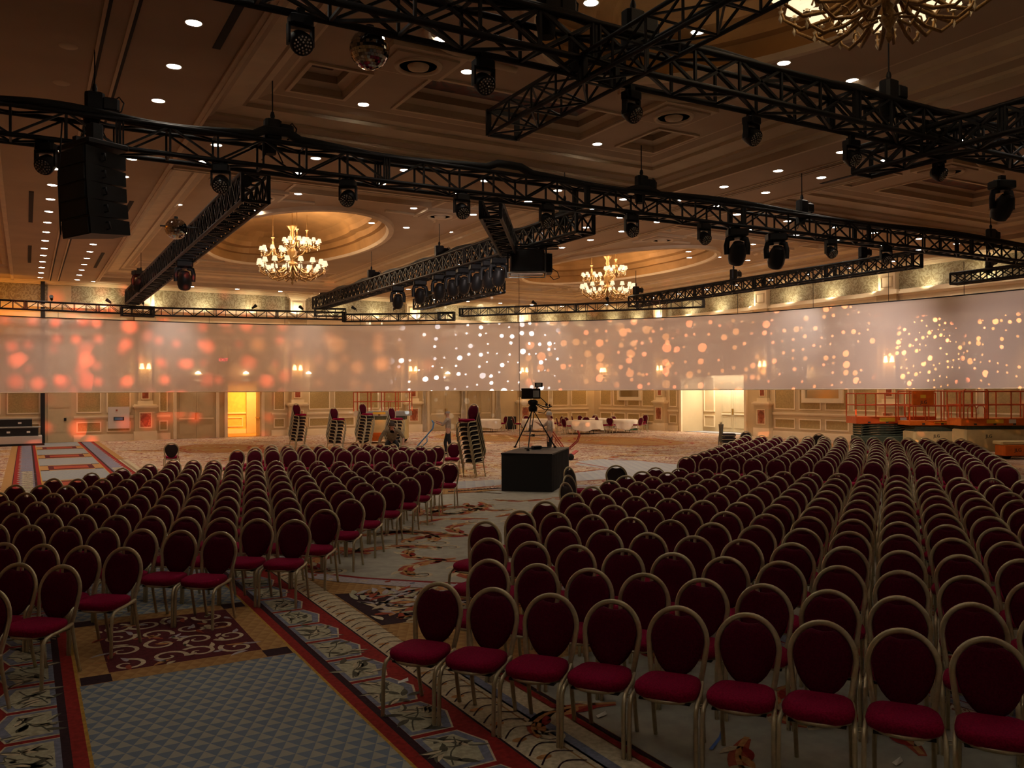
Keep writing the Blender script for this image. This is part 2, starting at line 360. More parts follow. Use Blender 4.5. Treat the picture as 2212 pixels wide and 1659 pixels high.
for bi,(a,b,c,d) in enumerate(BAYS):
    frames(mb, (a,b,c,d), COVE, ['ceiling_trim','ceiling_paint','ceiling_trim'])
    cu, cv = (a+b)/2, (c+d)/2
    hx, hy = (b-a)/2-1.25, (d-c)/2-1.25
    for sgn in (1,-1):       # end strips with painted coffers
        T = TR(cu,cv,0) @ Matrix.Scale(sgn,4,(0,1,0))
        holes = [(-2.35,2.35,8.3,10.2),(3.55,4.6,8.7,10.2),(-4.6,-3.55,8.7,10.2)]
        X = sorted({-hx,-4.6,-3.55,-2.35,2.35,3.55,4.6,hx}); Y = sorted({7.6,8.3,8.7,10.2,hy})
        grid_faces(mb, X, Y, holes, 8.5, 'ceiling_paint', T)
        for h in holes:
            for (i0,z0),(i1,z1),mm in (((0,8.5),(.0,8.62),'ceiling_trim'),((0,8.62),(.15,8.7),'ceiling_trim'),((.15,8.7),(.15,8.85),'ceiling_paint'),((.15,8.85),(.3,8.9),'ceiling_trim')):
                x0,x1,y0,y1 = h
                p = [(x0+i0,y0+i0,z0),(x1-i0,y0+i0,z0),(x1-i0,y1-i0,z0),(x0+i0,y1-i0,z0)]; q = [(x0+i1,y0+i1,z1),(x1-i1,y0+i1,z1),(x1-i1,y1-i1,z1),(x0+i1,y1-i1,z1)]
                for e in range(4): mb.add([p[e],p[(e+1)%4],q[(e+1)%4],q[e]],[(0,1,2,3)],mm,T)
            x0,x1,y0,y1 = h
            mb.add([(x0+.3,y0+.3,8.9),(x1-.3,y0+.3,8.9),(x1-.3,y1-.3,8.9),(x0+.3,y1-.3,8.9)],[(0,1,2,3)],'fresco' ,T)
            # raised lip on the soffit
            for w0,w1,zz in ((-.10,-.02,8.46),):
                q0=[(x0+w0,y0+w0),(x1-w0,y0+w0),(x1-w0,y1-w0),(x0+w0,y1-w0)]; q1=[(x0+w1,y0+w1),(x1-w1,y0+w1),(x1-w1,y1-w1),(x0+w1,y1-w1)]
                for e in range(4):
                    f=(e+1)%4
                    mb.add([(*q0[e],zz),(*q0[f],zz),(*q1[f],zz),(*q1[e],zz),(*q0[e],8.5),(*q0[f],8.5),(*q1[f],8.5),(*q1[e],8.5)],[(0,1,2,3),(0,1,5,4),(3,2,6,7)],'ceiling_trim',T)
        for sx in (-3.0,3.0):    # rosette panels
            Tr = T @ TR(sx,7.55,0)
            mb.box(-.72,.72,-.62,.62,8.40,8.5,'ceiling_trim',Tr); mb.box(-.6,.6,-.5,.5,8.36,8.4,'ceiling_paint',Tr)
            mb.lathe([(.44,8.36),(.42,8.32),(.36,8.33),(.34,8.36)],'ceiling_trim',24,Tr); mb.lathe([(.2,8.36),(.18,8.31),(.06,8.28),(0.001,8.3)],'ceiling_trim',20,Tr)
        # scroll corner brackets between dome and end strip
        for sx in (-1,1):
            pts=[(sx*(1.2+2.2*math.cos(t)), 6.2+.9*math.sin(t)) for t in [k*math.pi/2/8 for k in range(9)]]
            mb.tube([(*p,8.48) for p in pts],.07,'ceiling_trim',5,T)
    # middle strip with the oval opening
    ex, ey = 3.2, 6.6; N = 64; hy2 = 7.6
    def rim(sc, z, dent=0.):
        out=[]
        for k in range(N):
            t = 2*math.pi*k/N
            r = 1 + dent*(abs(math.sin(2*t))**.5 - .5)*.08
            out.append((cu+ex*sc*r*math.cos(t), cv+ey*(1-(1-sc)*ex/ey)*r*math.sin(t), z))
        return out
    e0 = rim(1.0, 8.5); rect=[]
    for (x,y,z) in e0:
        dx, dy = x-cu, y-cv; k = min(hx/abs(dx) if abs(dx)>1e-6 else 1e9, hy2/abs(dy) if abs(dy)>1e-6 else 1e9); rect.append((cu+dx*k, cv+dy*k, 8.5))
    for k in range(N):
        j=(k+1)%N; mb.add([e0[k],e0[j],rect[j],rect[k]],[(0,1,2,3)],'ceiling_paint')
        p,q = rect[k],rect[j]
        if abs(p[0]-q[0])>1e-4 and abs(p[1]-q[1])>1e-4:
            cx_ = cu+math.copysign(hx,p[0]+q[0]-2*cu); cy_ = cv+math.copysign(hy2,p[1]+q[1]-2*cv); mb.add([p,q,(cx_,cy_,8.5)],[(0,1,2)],'ceiling_paint')
    rings=[(1.0,8.5,0),(1.07,8.5,0),(1.06,8.38,0),(1.0,8.36,0),(.97,8.45,0),(.96,8.8,.6),(.90,8.82,.6),(.89,9.05,1),(.80,9.1,1),(.78,9.3,1),(.7,9.5,1),(.55,9.68,0),(.35,9.8,0),(.12,9.84,0)]
    prev=None
    for n_,(sc,z,dn) in enumerate(rings):
        R_=rim(sc,z,dn)
        if prev:
            for k in range(N):
                j=(k+1)%N; mb.add([prev[k],prev[j],R_[j],R_[k]],[(0,1,2,3)],'ceiling_trim' if n_<5 else 'dome_paint',None,True)
        prev=R_
    mb.add(prev,[tuple(range(N))],'dome_paint')
# orange-lit tray on the left
frames(mb, TRAY, [(0,7.9),(0,8.0),(.2,8.05),(.2,8.2),(.5,8.25),(.5,8.9)], 'ceiling_trim')
a,b,c,d = TRAY; mb.add([(a+.5,c+.5,8.9),(b-.5,c+.5,8.9),(b-.5,d-.5,8.9),(a+.5,d-.5,8.9)],[(0,1,2,3)],'ceiling_paint')
# mouldings along the band edges and the airwall track slots
for x0 in (2.95,15.35,18.6,31.0): mb.box(x0,x0+.1,-9,RY1,7.86,7.9,'ceiling_trim')
for x0 in (-.62,): mb.box(x0,x0+.12,-9,RY1,7.84,7.9,'ceiling_trim')
for y0 in (18.68,21.8):
    for xa,xb in ((3.1,15.3),(18.7,31)): mb.box(xa,xb,y0,y0+.12,7.85,7.9,'ceiling_trim')
for x0 in (1.0,1.36,16.85,17.12): mb.box(x0,x0+.05,-9,RY1,7.875,7.9,'slot_black'); mb.box(x0-.05,x0,-9,RY1,7.87,7.9,'ceiling_trim')
ceiling = struct(mb,'ceiling')

# ---------------- floor carpet with its woven pattern
mb = MB()
mb.add([(-7.5,-9,0),(RX1,-9,0),(RX1,RY1,0),(-7.5,RY1,0)],[(0,1,2,3)],'c_gold' if False else 'carpet_base')
L = lambda k: .0012*k
def rect(x0,y0,x1,y1,k,m): mb.flat([(x0,y0),(x1,y0),(x1,y1),(x0,y1)],L(k),m)
def leaf(x,y,ang,l,w,k,m,curl=0.):
    n=7; up=[];dn=[]
    for i in range(n+1):
        t=i/n; a=ang+curl*t; 
        px=x+l*t*math.cos(ang+curl*t*.5); py=y+l*t*math.sin(ang+curl*t*.5); ww=w*math.sin(math.pi*min(1,t**.8))*.5+.0005
        up.append((px-math.sin(a)*ww,py+math.cos(a)*ww)); dn.append((px+math.sin(a)*ww,py-math.cos(a)*ww))
    mb.add([(*p,L(k)) for p in dn]+[(*p,L(k)) for p in up],[(i,i+1,n+2+i,n+1+i) for i in range(n)],m)
def scroll(x,y,ang,R,turns,w,k,m,hand=1):
    pts=[]
    for i in range(26):
        t=i/25; r=R*(1-t*.86); a=ang+hand*turns*2*math.pi*t
        pts.append((x+r*math.cos(a),y+r*math.sin(a)))
    mb.ribbon(pts,lambda t:w*(1-.6*t),L(k),m)
def rose(x,y,r,k):
    for q in range(9):
        a=q*2*math.pi/9; leaf(x+.15*r*math.cos(a),y+.15*r*math.sin(a),a,r,r*.45,k,['c_cream','c_orange','c_lilac'][q%3])
    mb.flat([(x+r*.3*math.cos(a),y+r*.3*math.sin(a)) for a in [i*math.pi/6 for i in range(12)]],L(k+1),'c_dark')
    mb.flat([(x+r*.2*math.cos(a),y+r*.2*math.sin(a)) for a in [i*math.pi/6 for i in range(12)]],L(k+2),'c_rust')
rnd = random.Random(3)
def acanthus(x,y,ang,s,k,hand=1):
    """one sprig: long S-curved rust leaf with a dark line, cream lobes and a curl"""
    pts=[]; a=ang; px_,py_=x,y
    for i in range(15):
        pts.append((px_,py_)); a+=hand*(.03+.016*i); px_+=s*.085*math.cos(a); py_+=s*.085*math.sin(a)
    mb.ribbon(pts,lambda t:s*.075*math.sin(math.pi*min(1,.08+t*.92))**.8+.006,L(k),'c_rust')
    mb.ribbon([(p[0]+.02*s,p[1]+.02*s) for p in pts],lambda t:s*.022,L(k+1),'c_orange')
    for i in range(2,13,2):
        q=pts[i]; aa=math.atan2(pts[i+1][1]-pts[i][1],pts[i+1][0]-pts[i][0])
        leaf(q[0],q[1],aa+hand*.8,s*.26,s*.075,k+1,['c_cream','c_red','c_orange'][i//2%3],hand*-.7)
        if i%4: leaf(q[0],q[1],aa-hand*.9,s*.24,s*.07,k+1,['c_red','c_cream'][i//2%2],hand*.7)
    e=pts[-1]; scroll(e[0]-.12*s*math.sin(a),e[1]+.12*s*math.cos(a),a-math.pi/2,.14*s,1.0,.028*s,k+1,'c_cream',hand)
    scroll(e[0]-.12*s*math.sin(a),e[1]+.12*s*math.cos(a),a-math.pi/2,.11*s,1.0,.006*s,k+2,'c_dark',hand)

def aisle(u0, mirror=False):
    """one aisle strip pattern running along y; u0 = centre of the blue panel"""
    rect(u0-1.85,-9,u0+1.85,RY1-.1,1,'c_gold')
    rect(u0-.93,-9,u0+.93,RY1-.1,2,'c_blue')
    for sg in (-1,1):
        def X(a): return u0+sg*a
        def rc(a,b,y0,y1,k,m): rect(min(X(a),X(b)),y0,max(X(a),X(b)),y1,k,m)
        rc(.90,.925,-9,RY1-.1,3,'c_yellow'); rc(.925,1.02,-9,RY1-.1,3,'c_red'); rc(1.02,1.08,-9,RY1-.1,3,'c_dark')
        rc(1.08,1.60,-9,RY1-.1,3,'c_red'); rc(1.60,1.62,-9,RY1-.1,4,'c_dark')
        y=-8.8; n=0
        while y<RY1-.8:
            # saw-tooth slate panel with leaf sprig
            def P(l): return [(X(a),b) for a,b in l]
            mb.flat(P([(1.08,y+.02),(1.42,y+.02),(1.52,y+.34),(1.42,y+.62),(1.08,y+.62)]),L(4),'c_cream')
            mb.flat(P([(1.08,y+.035),(1.41,y+.035),(1.50,y+.34),(1.41,y+.605),(1.08,y+.605)]),L(5),'c_slate')
            if y<30:
                mb.flat(P([(1.12,y+.08),(1.36,y+.08),(1.43,y+.34),(1.36,y+.56),(1.12,y+.56)]),L(6),'c_leaf')
                for q in range(13 if y<12 else 5):
                    lx=1.14+rnd.uniform(0,.24); ly=y+.09+rnd.uniform(0,.44); aa=rnd.choice((.5,.9,2.4,-.5,3.6))+rnd.uniform(-.3,.3)
                    cv=rnd.uniform(-.7,.7); leaf(X(lx),ly,aa,.17,.058,6.5,'c_leafd',cv)
                    if q%3: leaf(X(lx)+.010*math.cos(aa+1.5),ly+.010*math.sin(aa+1.5),aa,.15,.034,7,'c_cream' if q%2 else 'c_leaf',cv)
                mb.ribbon([(X(1.14+.2*t),y+.1+.42*t+.04*math.sin(6*t)) for t in [k/8 for k in range(9)]],.006,L(8),'c_leafd')
            if y<34 and (sg>0):
                for q in range(4):       # paisley band
                    yy=y+q*.165
                    mb.ribbon([(X(1.64+.30*t),yy+.16*math.sin((t-.1)*3.0)*.7) for t in [k/8 for k in range(9)]],.007,L(6),'c_dark')
                    mb.flat([(X(1.72+.06*math.cos(t)),yy+.07+.035*math.sin(t)) for t in [k*math.pi/4 for k in range(8)]],L(5),'c_orange' if q%2 else 'c_cream')
            y+=.655; n+=1
    rect(u0+1.62,-9,u0+1.92,34,2,'c_cream')
    y=9.1-5.6*3
    while y<RY1-2:
        rect(u0-.90,y-1.12,u0+.90,y+1.12,3,'c_gold')
        for sx in (-1,1):
            for sy in (-1,1): cxx=u0+sx*.77; rect(cxx-.12,y+sy*1.0-.11,cxx+.12,y+sy*1.0+.11,4,'c_dark')
        rect(u0-.66,y-.86,u0+.66,y+.86,4,'c_maroon')
        if y<22:
            for q in range(16):
                xx=u0-.49+.325*(q%4)+rnd.uniform(-.04,.04); yy=y-.66+.44*(q//4)+rnd.uniform(-.05,.05)
                scroll(xx,yy,rnd.uniform(0,6),.17,1.15,.024,5,'c_cream',1 if q%2 else -1)
                for z_ in range(3): leaf(xx+rnd.uniform(-.15,.15),yy+rnd.uniform(-.18,.18),rnd.uniform(0,6),rnd.uniform(.12,.22),.05,6,rnd.choice(['c_orange','c_lilac','c_rust','c_cream']),.8)
        else:
            rect(u0-.5,y-.5,u0+.5,y+.5,5,'c_rust')
        y+=5.6
aisle(1.29)
# gold ground with a diamond panel beside the aisle, blue guard strips, grey field with large acanthus
mb.flat([(3.21,-9),(5.2,-9),(5.2,10.4),(4.8,10.9),(3.21,11.4)],L(1),'c_gold')
mb.flat([(3.24,8.45),(3.24,10.05),(4.1,9.75),(5.6,8.9),(5.0,8.35)],L(2),'c_dark')
mb.ribbon([(3.2,8.36),(3.2,10.1)],.012,L(3),'c_cream')
q=0
while q<230:
    lx=rnd.uniform(3.3,5.3); ly=rnd.uniform(8.4,9.95)
    if ly>10.02-.33*(lx-3.24)**1.15 or (lx>5 and ly<8.55): continue
    q+=1; leaf(lx,ly,rnd.uniform(-.8,1.6),rnd.uniform(.22,.42),.075,3+q%3,['c_cream','c_orange','c_lilac','c_leaf','c_rust'][q%5],rnd.uniform(-.9,.9))
rose(4.0,9.15,.26,7)
FIELD=[(3.62,11.1),(3.88,10.72),(4.6,10.0),(5.3,9.4),(6.4,8.7),(6.4,2.0),(18.0,2.0),(18.0,16.2),(11.2,18.3),(7.0,18.3),(3.62,14.5)]
def inset(poly,d):
    cx=sum(p[0] for p in poly)/len(poly); cy=sum(p[1] for p in poly)/len(poly)
    return [(cx+(x-cx)*(1-d/math.hypot(x-cx,y-cy)),cy+(y-cy)*(1-d/math.hypot(x-cx,y-cy))) for x,y in poly]
mb.flat(inset(FIELD,-.42),L(1.5),'c_dark'); mb.flat(inset(FIELD,-.40),L(2),'c_lilac'); mb.flat(inset(FIELD,-.09),L(3),'c_red'); mb.flat(inset(FIELD,0),L(4),'c_grey')
O=inset(FIELD,-.25)
for i in range(len(O)):
    (x0,y0),(x1,y1)=O[i],O[(i+1)%len(O)]; n=int(math.hypot(x1-x0,y1-y0)/.30)
    for q in range(n):
        t=(q+.5)/n; leaf(x0+(x1-x0)*t,y0+(y1-y0)*t,rnd.uniform(0,6),.13,.07,3+q%2,['c_cream','c_rust','c_slate'][q%3],.5)
for (x,y,s) in [(4.6,12.4,1.5),(5.2,11.1,1.3),(5.0,14.2,1.5),(6.3,12.9,1.4),(6.6,15.6,1.5),(7.9,14.4,1.4),(8.4,16.6,1.5),(5.9,10.2,1.1),(7.2,10.4,1.2),(8.6,12.2,1.4),(7.6,8.0,1.2),(9.2,9.4,1.3),(10.4,12.0,1.4),(9.4,6.6,1.2),(7.4,5.6,1.1),(10.6,16.4,1.3),(11.5,9,1.3),(8.4,4.0,1.0),(7.1,3.4,.9),(13,12,1.3),(12,6,1.2)]:
    for q in range(3): acanthus(x+rnd.uniform(-.5,.5),y+rnd.uniform(-.2,.2),rnd.uniform(0,6.28),s,5,1 if q else -1)
# guard strips under the right front seats
def strip(x,w,y0,y1,k,m): rect(x-w,y0,x+w,y1,k,m)
strip(3.25,.03,-9,6.9,5,'c_cream'); strip(3.31,.05,-9,6.9,5,'c_slate'); strip(3.44,.08,-9,6.9,5,'c_cream'); strip(3.56,.03,-9,6.9,5,'c_red'); strip(3.62,.02,-9,6.9,5,'c_dark'); strip(4.9,1.25,-9,6.6,2,'c_grey')
for (x,y,s) in [(4.0,5.4,.9),(4.4,4.4,.9),(4.9,6.0,1.0),(5.2,3.6,.9),(5.5,5.0,.9)]: acanthus(x,y,rnd.uniform(0,6.28),s,5,1)
strip(6.5,.12,-9,8.0,6,'c_slate'); strip(6.75,.1,-9,8,6,'c_rust'); strip(7.0,.14,-9,8,6,'c_gold')
# lattice patches and gold bands further back
def pxpoly(l,k,m): mb.flat([uv(x,y) for x,y in l],L(k),m)
pxpoly([(1250,996),(1322,990),(1420,999),(1560,1012),(1560,1080),(1317,1062),(1317,1034),(1240,1040),(1240,1022),(1313,1013),(1240,1004)],3,'c_bluegrey')
pxpoly([(968,1041),(1082,1036),(1082,1047),(990,1057),(968,1052)],3,'c_bluegrey')
pxpoly([(700,1050),(1082,1058),(1082,1075),(985,1068),(700,1068)],3,'c_gold')
pxpoly([(1240,1052),(1330,1045),(1330,1066),(1240,1066)],3,'c_gold')
for (a,b) in (((968,1058),(1082,1050)),((968,1061),(1082,1066)),((1240,1040),(1320,1036)),((1240,1020),(1312,1013)),((1245,999),(1313,1011)),((990,978),(1080,986)),((1240,975),(1620,985)),((700,958),(1080,948)),((1240,960),(1700,968)),((330,975),(700,955)),((1322,990),(1480,1004))):
    mb.ribbon([uv(*a),uv(*b)],.05,L(4),'c_rust')
for k in range(16):
    x,y=uv(975+7*k,1062.5-.5*k); mb.flat([(x-.09,y),(x+.09,y),(x,y+.22)],L(4),'c_dark')
for (x,y,rx,ry) in ((470,968,1.9,3.0),(690,975,2.0,2.6),(1330,952,2.6,4.0),(1050,945,2.4,4.0),(1700,958,1.6,3.5)):
    cx,cy=uv(x,y)
    mb.flat([(cx+rx*math.cos(t),cy+ry*math.sin(t)) for t in [k*math.pi/16 for k in range(32)]],L(2),'c_gold')
    for s_ in (1.0,.72):
        mb.ribbon([(cx+rx*s_*(1+.12*math.sin(5*t))*math.cos(t),cy+ry*s_*(1+.12*math.sin(5*t))*math.sin(t)) for t in [k*math.pi/20 for k in range(41)]],.07,L(3),'c_rust')
for q in range(80):
    x,y=uv(rnd.uniform(330,2150),rnd.uniform(945,1010))
    if x<3.4: continue
    acanthus(x,y,rnd.uniform(0,6.28),rnd.uniform(.9,1.7),4,1 if q%2 else -1)
floor = struct(mb,'floor')

# ---------------- walls
class Wall:
    """local frame: s along the wall, d out into the room, z up"""
    def __init__(w, T): w.T=T; w.mb=MB()
    def b(w,s0,s1,d0,d1,z0,z1,m): w.mb.box(s0,s1,d0,d1,z0,z1,m,w.T)
    def frame(w,s0,s1,z0,z1,t,d,m,fill=None,fd=.0):
        w.b(s0,s1,fd,d,z1-t,z1,m); w.b(s0,s1,fd,d,z0,z0+t,m); w.b(s0,s0+t,fd,d,z0+t,z1-t,m); w.b(s1-t,s1,fd,d,z0+t,z1-t,m)
        if fill: w.b(s0+t,s1-t,fd,fd+.012,z0+t,z1-t,fill)
T1w = Matrix(((1,0,0,0),(0,-1,0,RY1),(0,0,1,0),(0,0,0,1)))
T2w = Matrix(((0,-1,0,RX1),(1,0,0,0),(0,0,1,0),(0,0,0,1)))
def wall_shell(w, s_edges, holes, zmax=7.9):
    S_=sorted(set(s_edges)|{h[0] for h in holes}|{h[1] for h in holes}); Z=sorted({0.,zmax}|{h[2] for h in holes}|{h[3] for h in holes})
    for i in range(len(S_)-1):
        for j in range(len(Z)-1):
            cs,cz=(S_[i]+S_[i+1])/2,(Z[j]+Z[j+1])/2
            if any(h[0]<cs<h[1] and h[2]<cz<h[3] for h in holes): continue
            w.b(S_[i],S_[i+1],-.25,0,Z[j],Z[j+1],'wall_cream')
def dado_run(w,s0,s1,panels=None):
    w.b(s0,s1,0,.05,0,.28,'wall_trim'); w.b(s0,s1,0,.03,.28,.33,'wall_trim')
    w.b(s0,s1,0,.07,1.20,1.27,'wall_trim'); w.b(s0,s1,0,.04,1.14,1.20,'wall_trim')
    L_=s1-s0; n=max(1,round(L_/1.6)); 
    for i in range(n):
        a=s0+L_*i/n+.12; b=s0+L_*(i+1)/n-.12
        if b-a<.3: continue
        w.frame(a,b,.45,.98,.06,.04,'wall_trim','wall_panel')
        w.frame(a,b,1.42,3.3,.06,.04,'wall_trim','wall_panel')
        w.frame(a,b,3.45,5.0,.06,.04,'wall_trim','wall_panel')
def frieze(w,s0,s1):
    for z0,z1,d in ((5.25,5.35,.10),(5.35,5.8,.04),(5.8,5.95,.14),(5.95,6.1,.24),(6.1,6.5,.12),(6.5,6.6,.2),(6.6,6.72,.3),(6.72,6.8,.22)): w.b(s0,s1,0,d,z0,z1,'wall_trim')
    w.b(s0,s1,0,.02,6.8,7.72,'wallpaper')
    for z0,z1,d in ((7.72,7.78,.10),(7.78,7.84,.2),(7.84,7.9,.34)): w.b(s0,s1,0,d,z0,z1,'wall_trim')
def pilaster(w,s):
    w.b(s-.55,s+.55,0,.30,0,.45,'wall_trim'); w.b(s-.50,s+.50,0,.26,.45,1.62,'wall_cream')
    for z0,z1,e in ((1.62,1.68,.04),(1.68,1.76,.10),(1.76,1.82,.03)): w.b(s-.5-e,s+.5+e,0,.26+e,z0,z1,'wall_trim')
    w.frame(s-.30,s+.30,.62,1.42,.05,.30,'wall_trim','medallion',.26)
    w.mb.add([(s+.24*math.cos(t)*(1 if math.sin(t)>0 else .6),.285,1.02+.32*math.sin(t)) for t in [k*math.pi/8 for k in range(16)]],[tuple(range(16))],'marble_red',w.T)
    w.b(s-.36,s+.36,0,.22,1.82,2.0,'wall_trim'); w.b(s-.32,s+.32,0,.18,2.0,5.25,'wall_cream')
    w.frame(s-.19,s+.19,2.08,2.6,.04,.21,'wall_trim','marble_red',.18); w.frame(s-.22,s+.22,2.75,5.0,.04,.2,'wall_trim','wall_panel',.18)
    w.b(s-.5,s+.5,0,.34,5.25,6.75,'wall_cream'); w.b(s-.58,s+.58,0,.42,5.9,6.05,'wall_trim'); w.b(s-.6,s+.6,0,.46,6.6,6.8,'wall_trim')
    w.b(s-.42,s+.42,0,.30,6.8,7.55,'wall_trim'); w.frame(s-.3,s+.3,6.92,7.42,.05,.33,'wall_cream',None,.3)
    for k in range(5): w.b(s-.46-.07*k,s+.46+.07*k,0,.34+.09*k,7.55+.07*k,7.62+.07*k,'wall_trim')
wb = Wall(T1w)
DO=(ux(491,RY1),ux(564,RY1))
P1S=[ux(313,RY1),ux(641,RY1),ux(890,RY1),ux(1130,RY1)]
D1=(ux(381,RY1),ux(466,RY1)); D0=(ux(103,RY1),ux(154,RY1)); D2=(ux(926,RY1),ux(998,RY1)); D3=(ux(1006,RY1),ux(1062,RY1))
wall_shell(wb,[-7.5,RX1+.25],[(DO[0],DO[1],0,3.0)])
free=[(-7.5,D0[0]-.2)]+[(D0[1]+.1,P1S[0]-.55),(P1S[0]+.55,D1[0]-.3),(DO[1]+.55,P1S[1]-.55),(P1S[1]+.55,P1S[2]-.55),(P1S[3]+.55,RX1-.5)]
for a,b in free:
    if b-a>.3: dado_run(wb,a,b)
frieze(wb,-7.5,RX1)
for s_ in P1S: pilaster(wb,s_)
def door_case(w,a,b,h):
    w.b(a-.16,a,0,.12,0,h,'wall_trim'); w.b(b,b+.16,0,.12,0,h,'wall_trim'); w.b(a-.22,b+.22,0,.16,h,h+.25,'wall_trim'); w.b(a-.3,b+.3,0,.22,h+.25,h+.33,'wall_trim')
for a,b in (D1,D2,D3): door_case(wb,a,b,3.0)
door_case(wb,DO[0],DO[1],3.0)
wb.b(DO[0]-.02,DO[0],-.25,.0,0,3,'wall_trim')
struct(wb.mb,'wall_back')
# edge of the folded room divider
mbx=MB(); mbx.box(.62,.80,RY1-.28,RY1-.02,0,7.9,'black_matte'); struct(mbx,'trim_1')
w2 = Wall(T2w)
P2S=[vx(1430,RX1),vx(1652,RX1),24.5,16.4,8.4]
RC=(vx(1610,RX1),vx(1474,RX1))
wall_shell(w2,[-9,RY1],[(RC[0],RC[1],0,3.4)])
for a,b in ((P2S[0]+.55,RY1-.6),(RC[1]+.35,P2S[0]-.55),(P2S[2]+.55,P2S[1]-.55),(P2S[3]+.55,P2S[2]-.55),(P2S[4]+.55,P2S[3]-.55)):
    if b-a>.3: dado_run(w2,a,b)
frieze(w2,-9,RY1)
for s_ in P2S: pilaster(w2,s_)
door_case(w2,RC[0],RC[1],3.4)
struct(w2.mb,'wall_right')
# recess with double doors in the right wall
r=Wall(T2w); a,b=RC
for box_ in ((a-.02,a-.001,-1.6,-.251,0,3.4),(b+.001,b+.02,-1.6,-.251,0,3.4),(a,b,-1.62,-1.6,0,3.4),(a,b,-1.6,-.251,3.401,3.42)): r.b(*box_,'wall_cream')
r.b(a,b,-1.6,-.25,0,.004,'c_bluegrey')
for s0,s1 in ((a+.1,a+.95),(b-1.0,b-.1)): r.frame(s0,s1,1.15,3.2,.06,-1.54,'wall_trim','wall_cream',-1.6); r.frame(s0,s1,.25,.95,.06,-1.54,'wall_trim','wall_cream',-1.6)
struct(r.mb,'wall_recess')
def door(w,a,b,h,d,name,handles=True,m='door_paint',lo=1.15):
    q=Wall(w.T)
    mid=(a+b)/2
    for s0,s1 in ((a+.02,mid-.01),(mid+.01,b-.02)):
        q.b(s0,s1,d,d+.05,.02,h,m); q.frame(s0+.12,s1-.12,lo,h-.2,.05,d+.07,m,'wall_panel' if m!='door_paint' else m,d+.05); q.frame(s0+.12,s1-.12,.25,lo-.25,.05,d+.07,m,m,d+.05)
        q.b(s0+.1,s1-.1,d+.05,d+.10,lo-.14,lo-.07,'wall_trim')
    o=struct(q.mb,name)
    if handles:
        q2=Wall(w.T); q2.b(mid-.06,mid-.02,d+.07,d+.16,1.0,1.35,'brass'); q2.b(mid-.06,mid+.06,d+.10,d+.14,1.32,1.36,'brass'); hh=q2.mb.obj('door_handle',o)
    return o
door(wb,D1[0],D1[1],3.0,-.02,'door_1'); door(wb,D2[0],D2[1],3.0,-.02,'door_2'); door(wb,D3[0],D3[1],3.0,-.02,'door_3')
c=(RC[0]+RC[1])/2; door(w2,c-1.0,c+1.0,3.1,-1.6,'door_4')
# plain service door beside the divider
q=Wall(T1w); q.b(D0[0],D0[1],.0,.06,.01,7.7,'door_paint'); q.frame(D0[0]+.08,D0[1]-.08,.5,1.1,.03,.07,'door_paint','door_paint',.06); q.frame(D0[0]+.08,D0[1]-.08,1.7,2.4,.03,.07,'door_paint','door_paint',.06)
dd=struct(q.mb,'door_5'); q=Wall(T1w); q.b(D0[1]-.33,D0[1]-.22,.06,.12,1.05,1.2,'black_metal'); q.mb.obj('door_handle',dd)
# corridor behind the open door
q=Wall(T1w); a,b=DO
q.b(a-1.4,b+4,-4.2,-4.15,0,3.2,'corridor_wall'); q.b(a-1.4,a-1.35,-4.2,-.25,0,3.2,'corridor_wall'); q.b(b+4,b+4.05,-4.2,-.25,0,3.2,'corridor_wall'); q.b(a-1.4,b+4,-4.2,-.25,3.15,3.2,'corridor_wall'); q.b(a-1.4,b+4,-4.2,-.25,-.02,0,'c_orange')
q.b(a-1.4,b+4,-4.15,-4.09,1.15,1.24,'wall_trim'); q.b(a-1.4,b+4,-4.15,-4.1,0,.25,'wall_trim')
for k in range(4): q.frame(a-1+1.5*k,a+.2+1.5*k,.4,.95,.05,-4.11,'wall_trim',None,-4.15)
q.b(b+.1,b+.9,-4.15,-4.0,0,2.6,'door_paint'); struct(q.mb,'wall_corridor')
q=Wall(T1w); q.b(b-.06,b,-.95,-.0,.01,2.98,'door_paint'); q.frame(b-.06,b-.05,.01,.02,.001,-.1,'door_paint'); q.b(b-.10,b-.06,-.9,-.05,.98,1.04,'brass'); struct(q.mb,'door_6')
# mirrors in the right wall
for i,(xa,xb) in enumerate(((1382,1340),(1815,1742))):
    q=Wall(T2w); s0,s1=vx(xa,RX1),vx(xb,RX1); q.frame(s0-.22,s1+.22,1.78,4.4,.22,.12,'wall_trim',None,0); q.b(s0,s1,.02,.05,2.0,4.18,'mirror')
    tag(q.mb.obj('wall_mirror'),('large framed mirror on the right wall behind the round tables','large framed mirror on the right wall beside the orange lifts')[i],'mirror','wall mirrors')
# the other two sides of the hall (behind and beside the viewer)
mbx=MB(); mbx.box(-7.75,-7.5,-9,RY1,0,8.9,'wall_cream'); struct(mbx,'wall_left')
mbx=MB(); mbx.box(-7.5,RX1,-9.25,-9,0,8.9,'wall_cream'); struct(mbx,'wall_front')

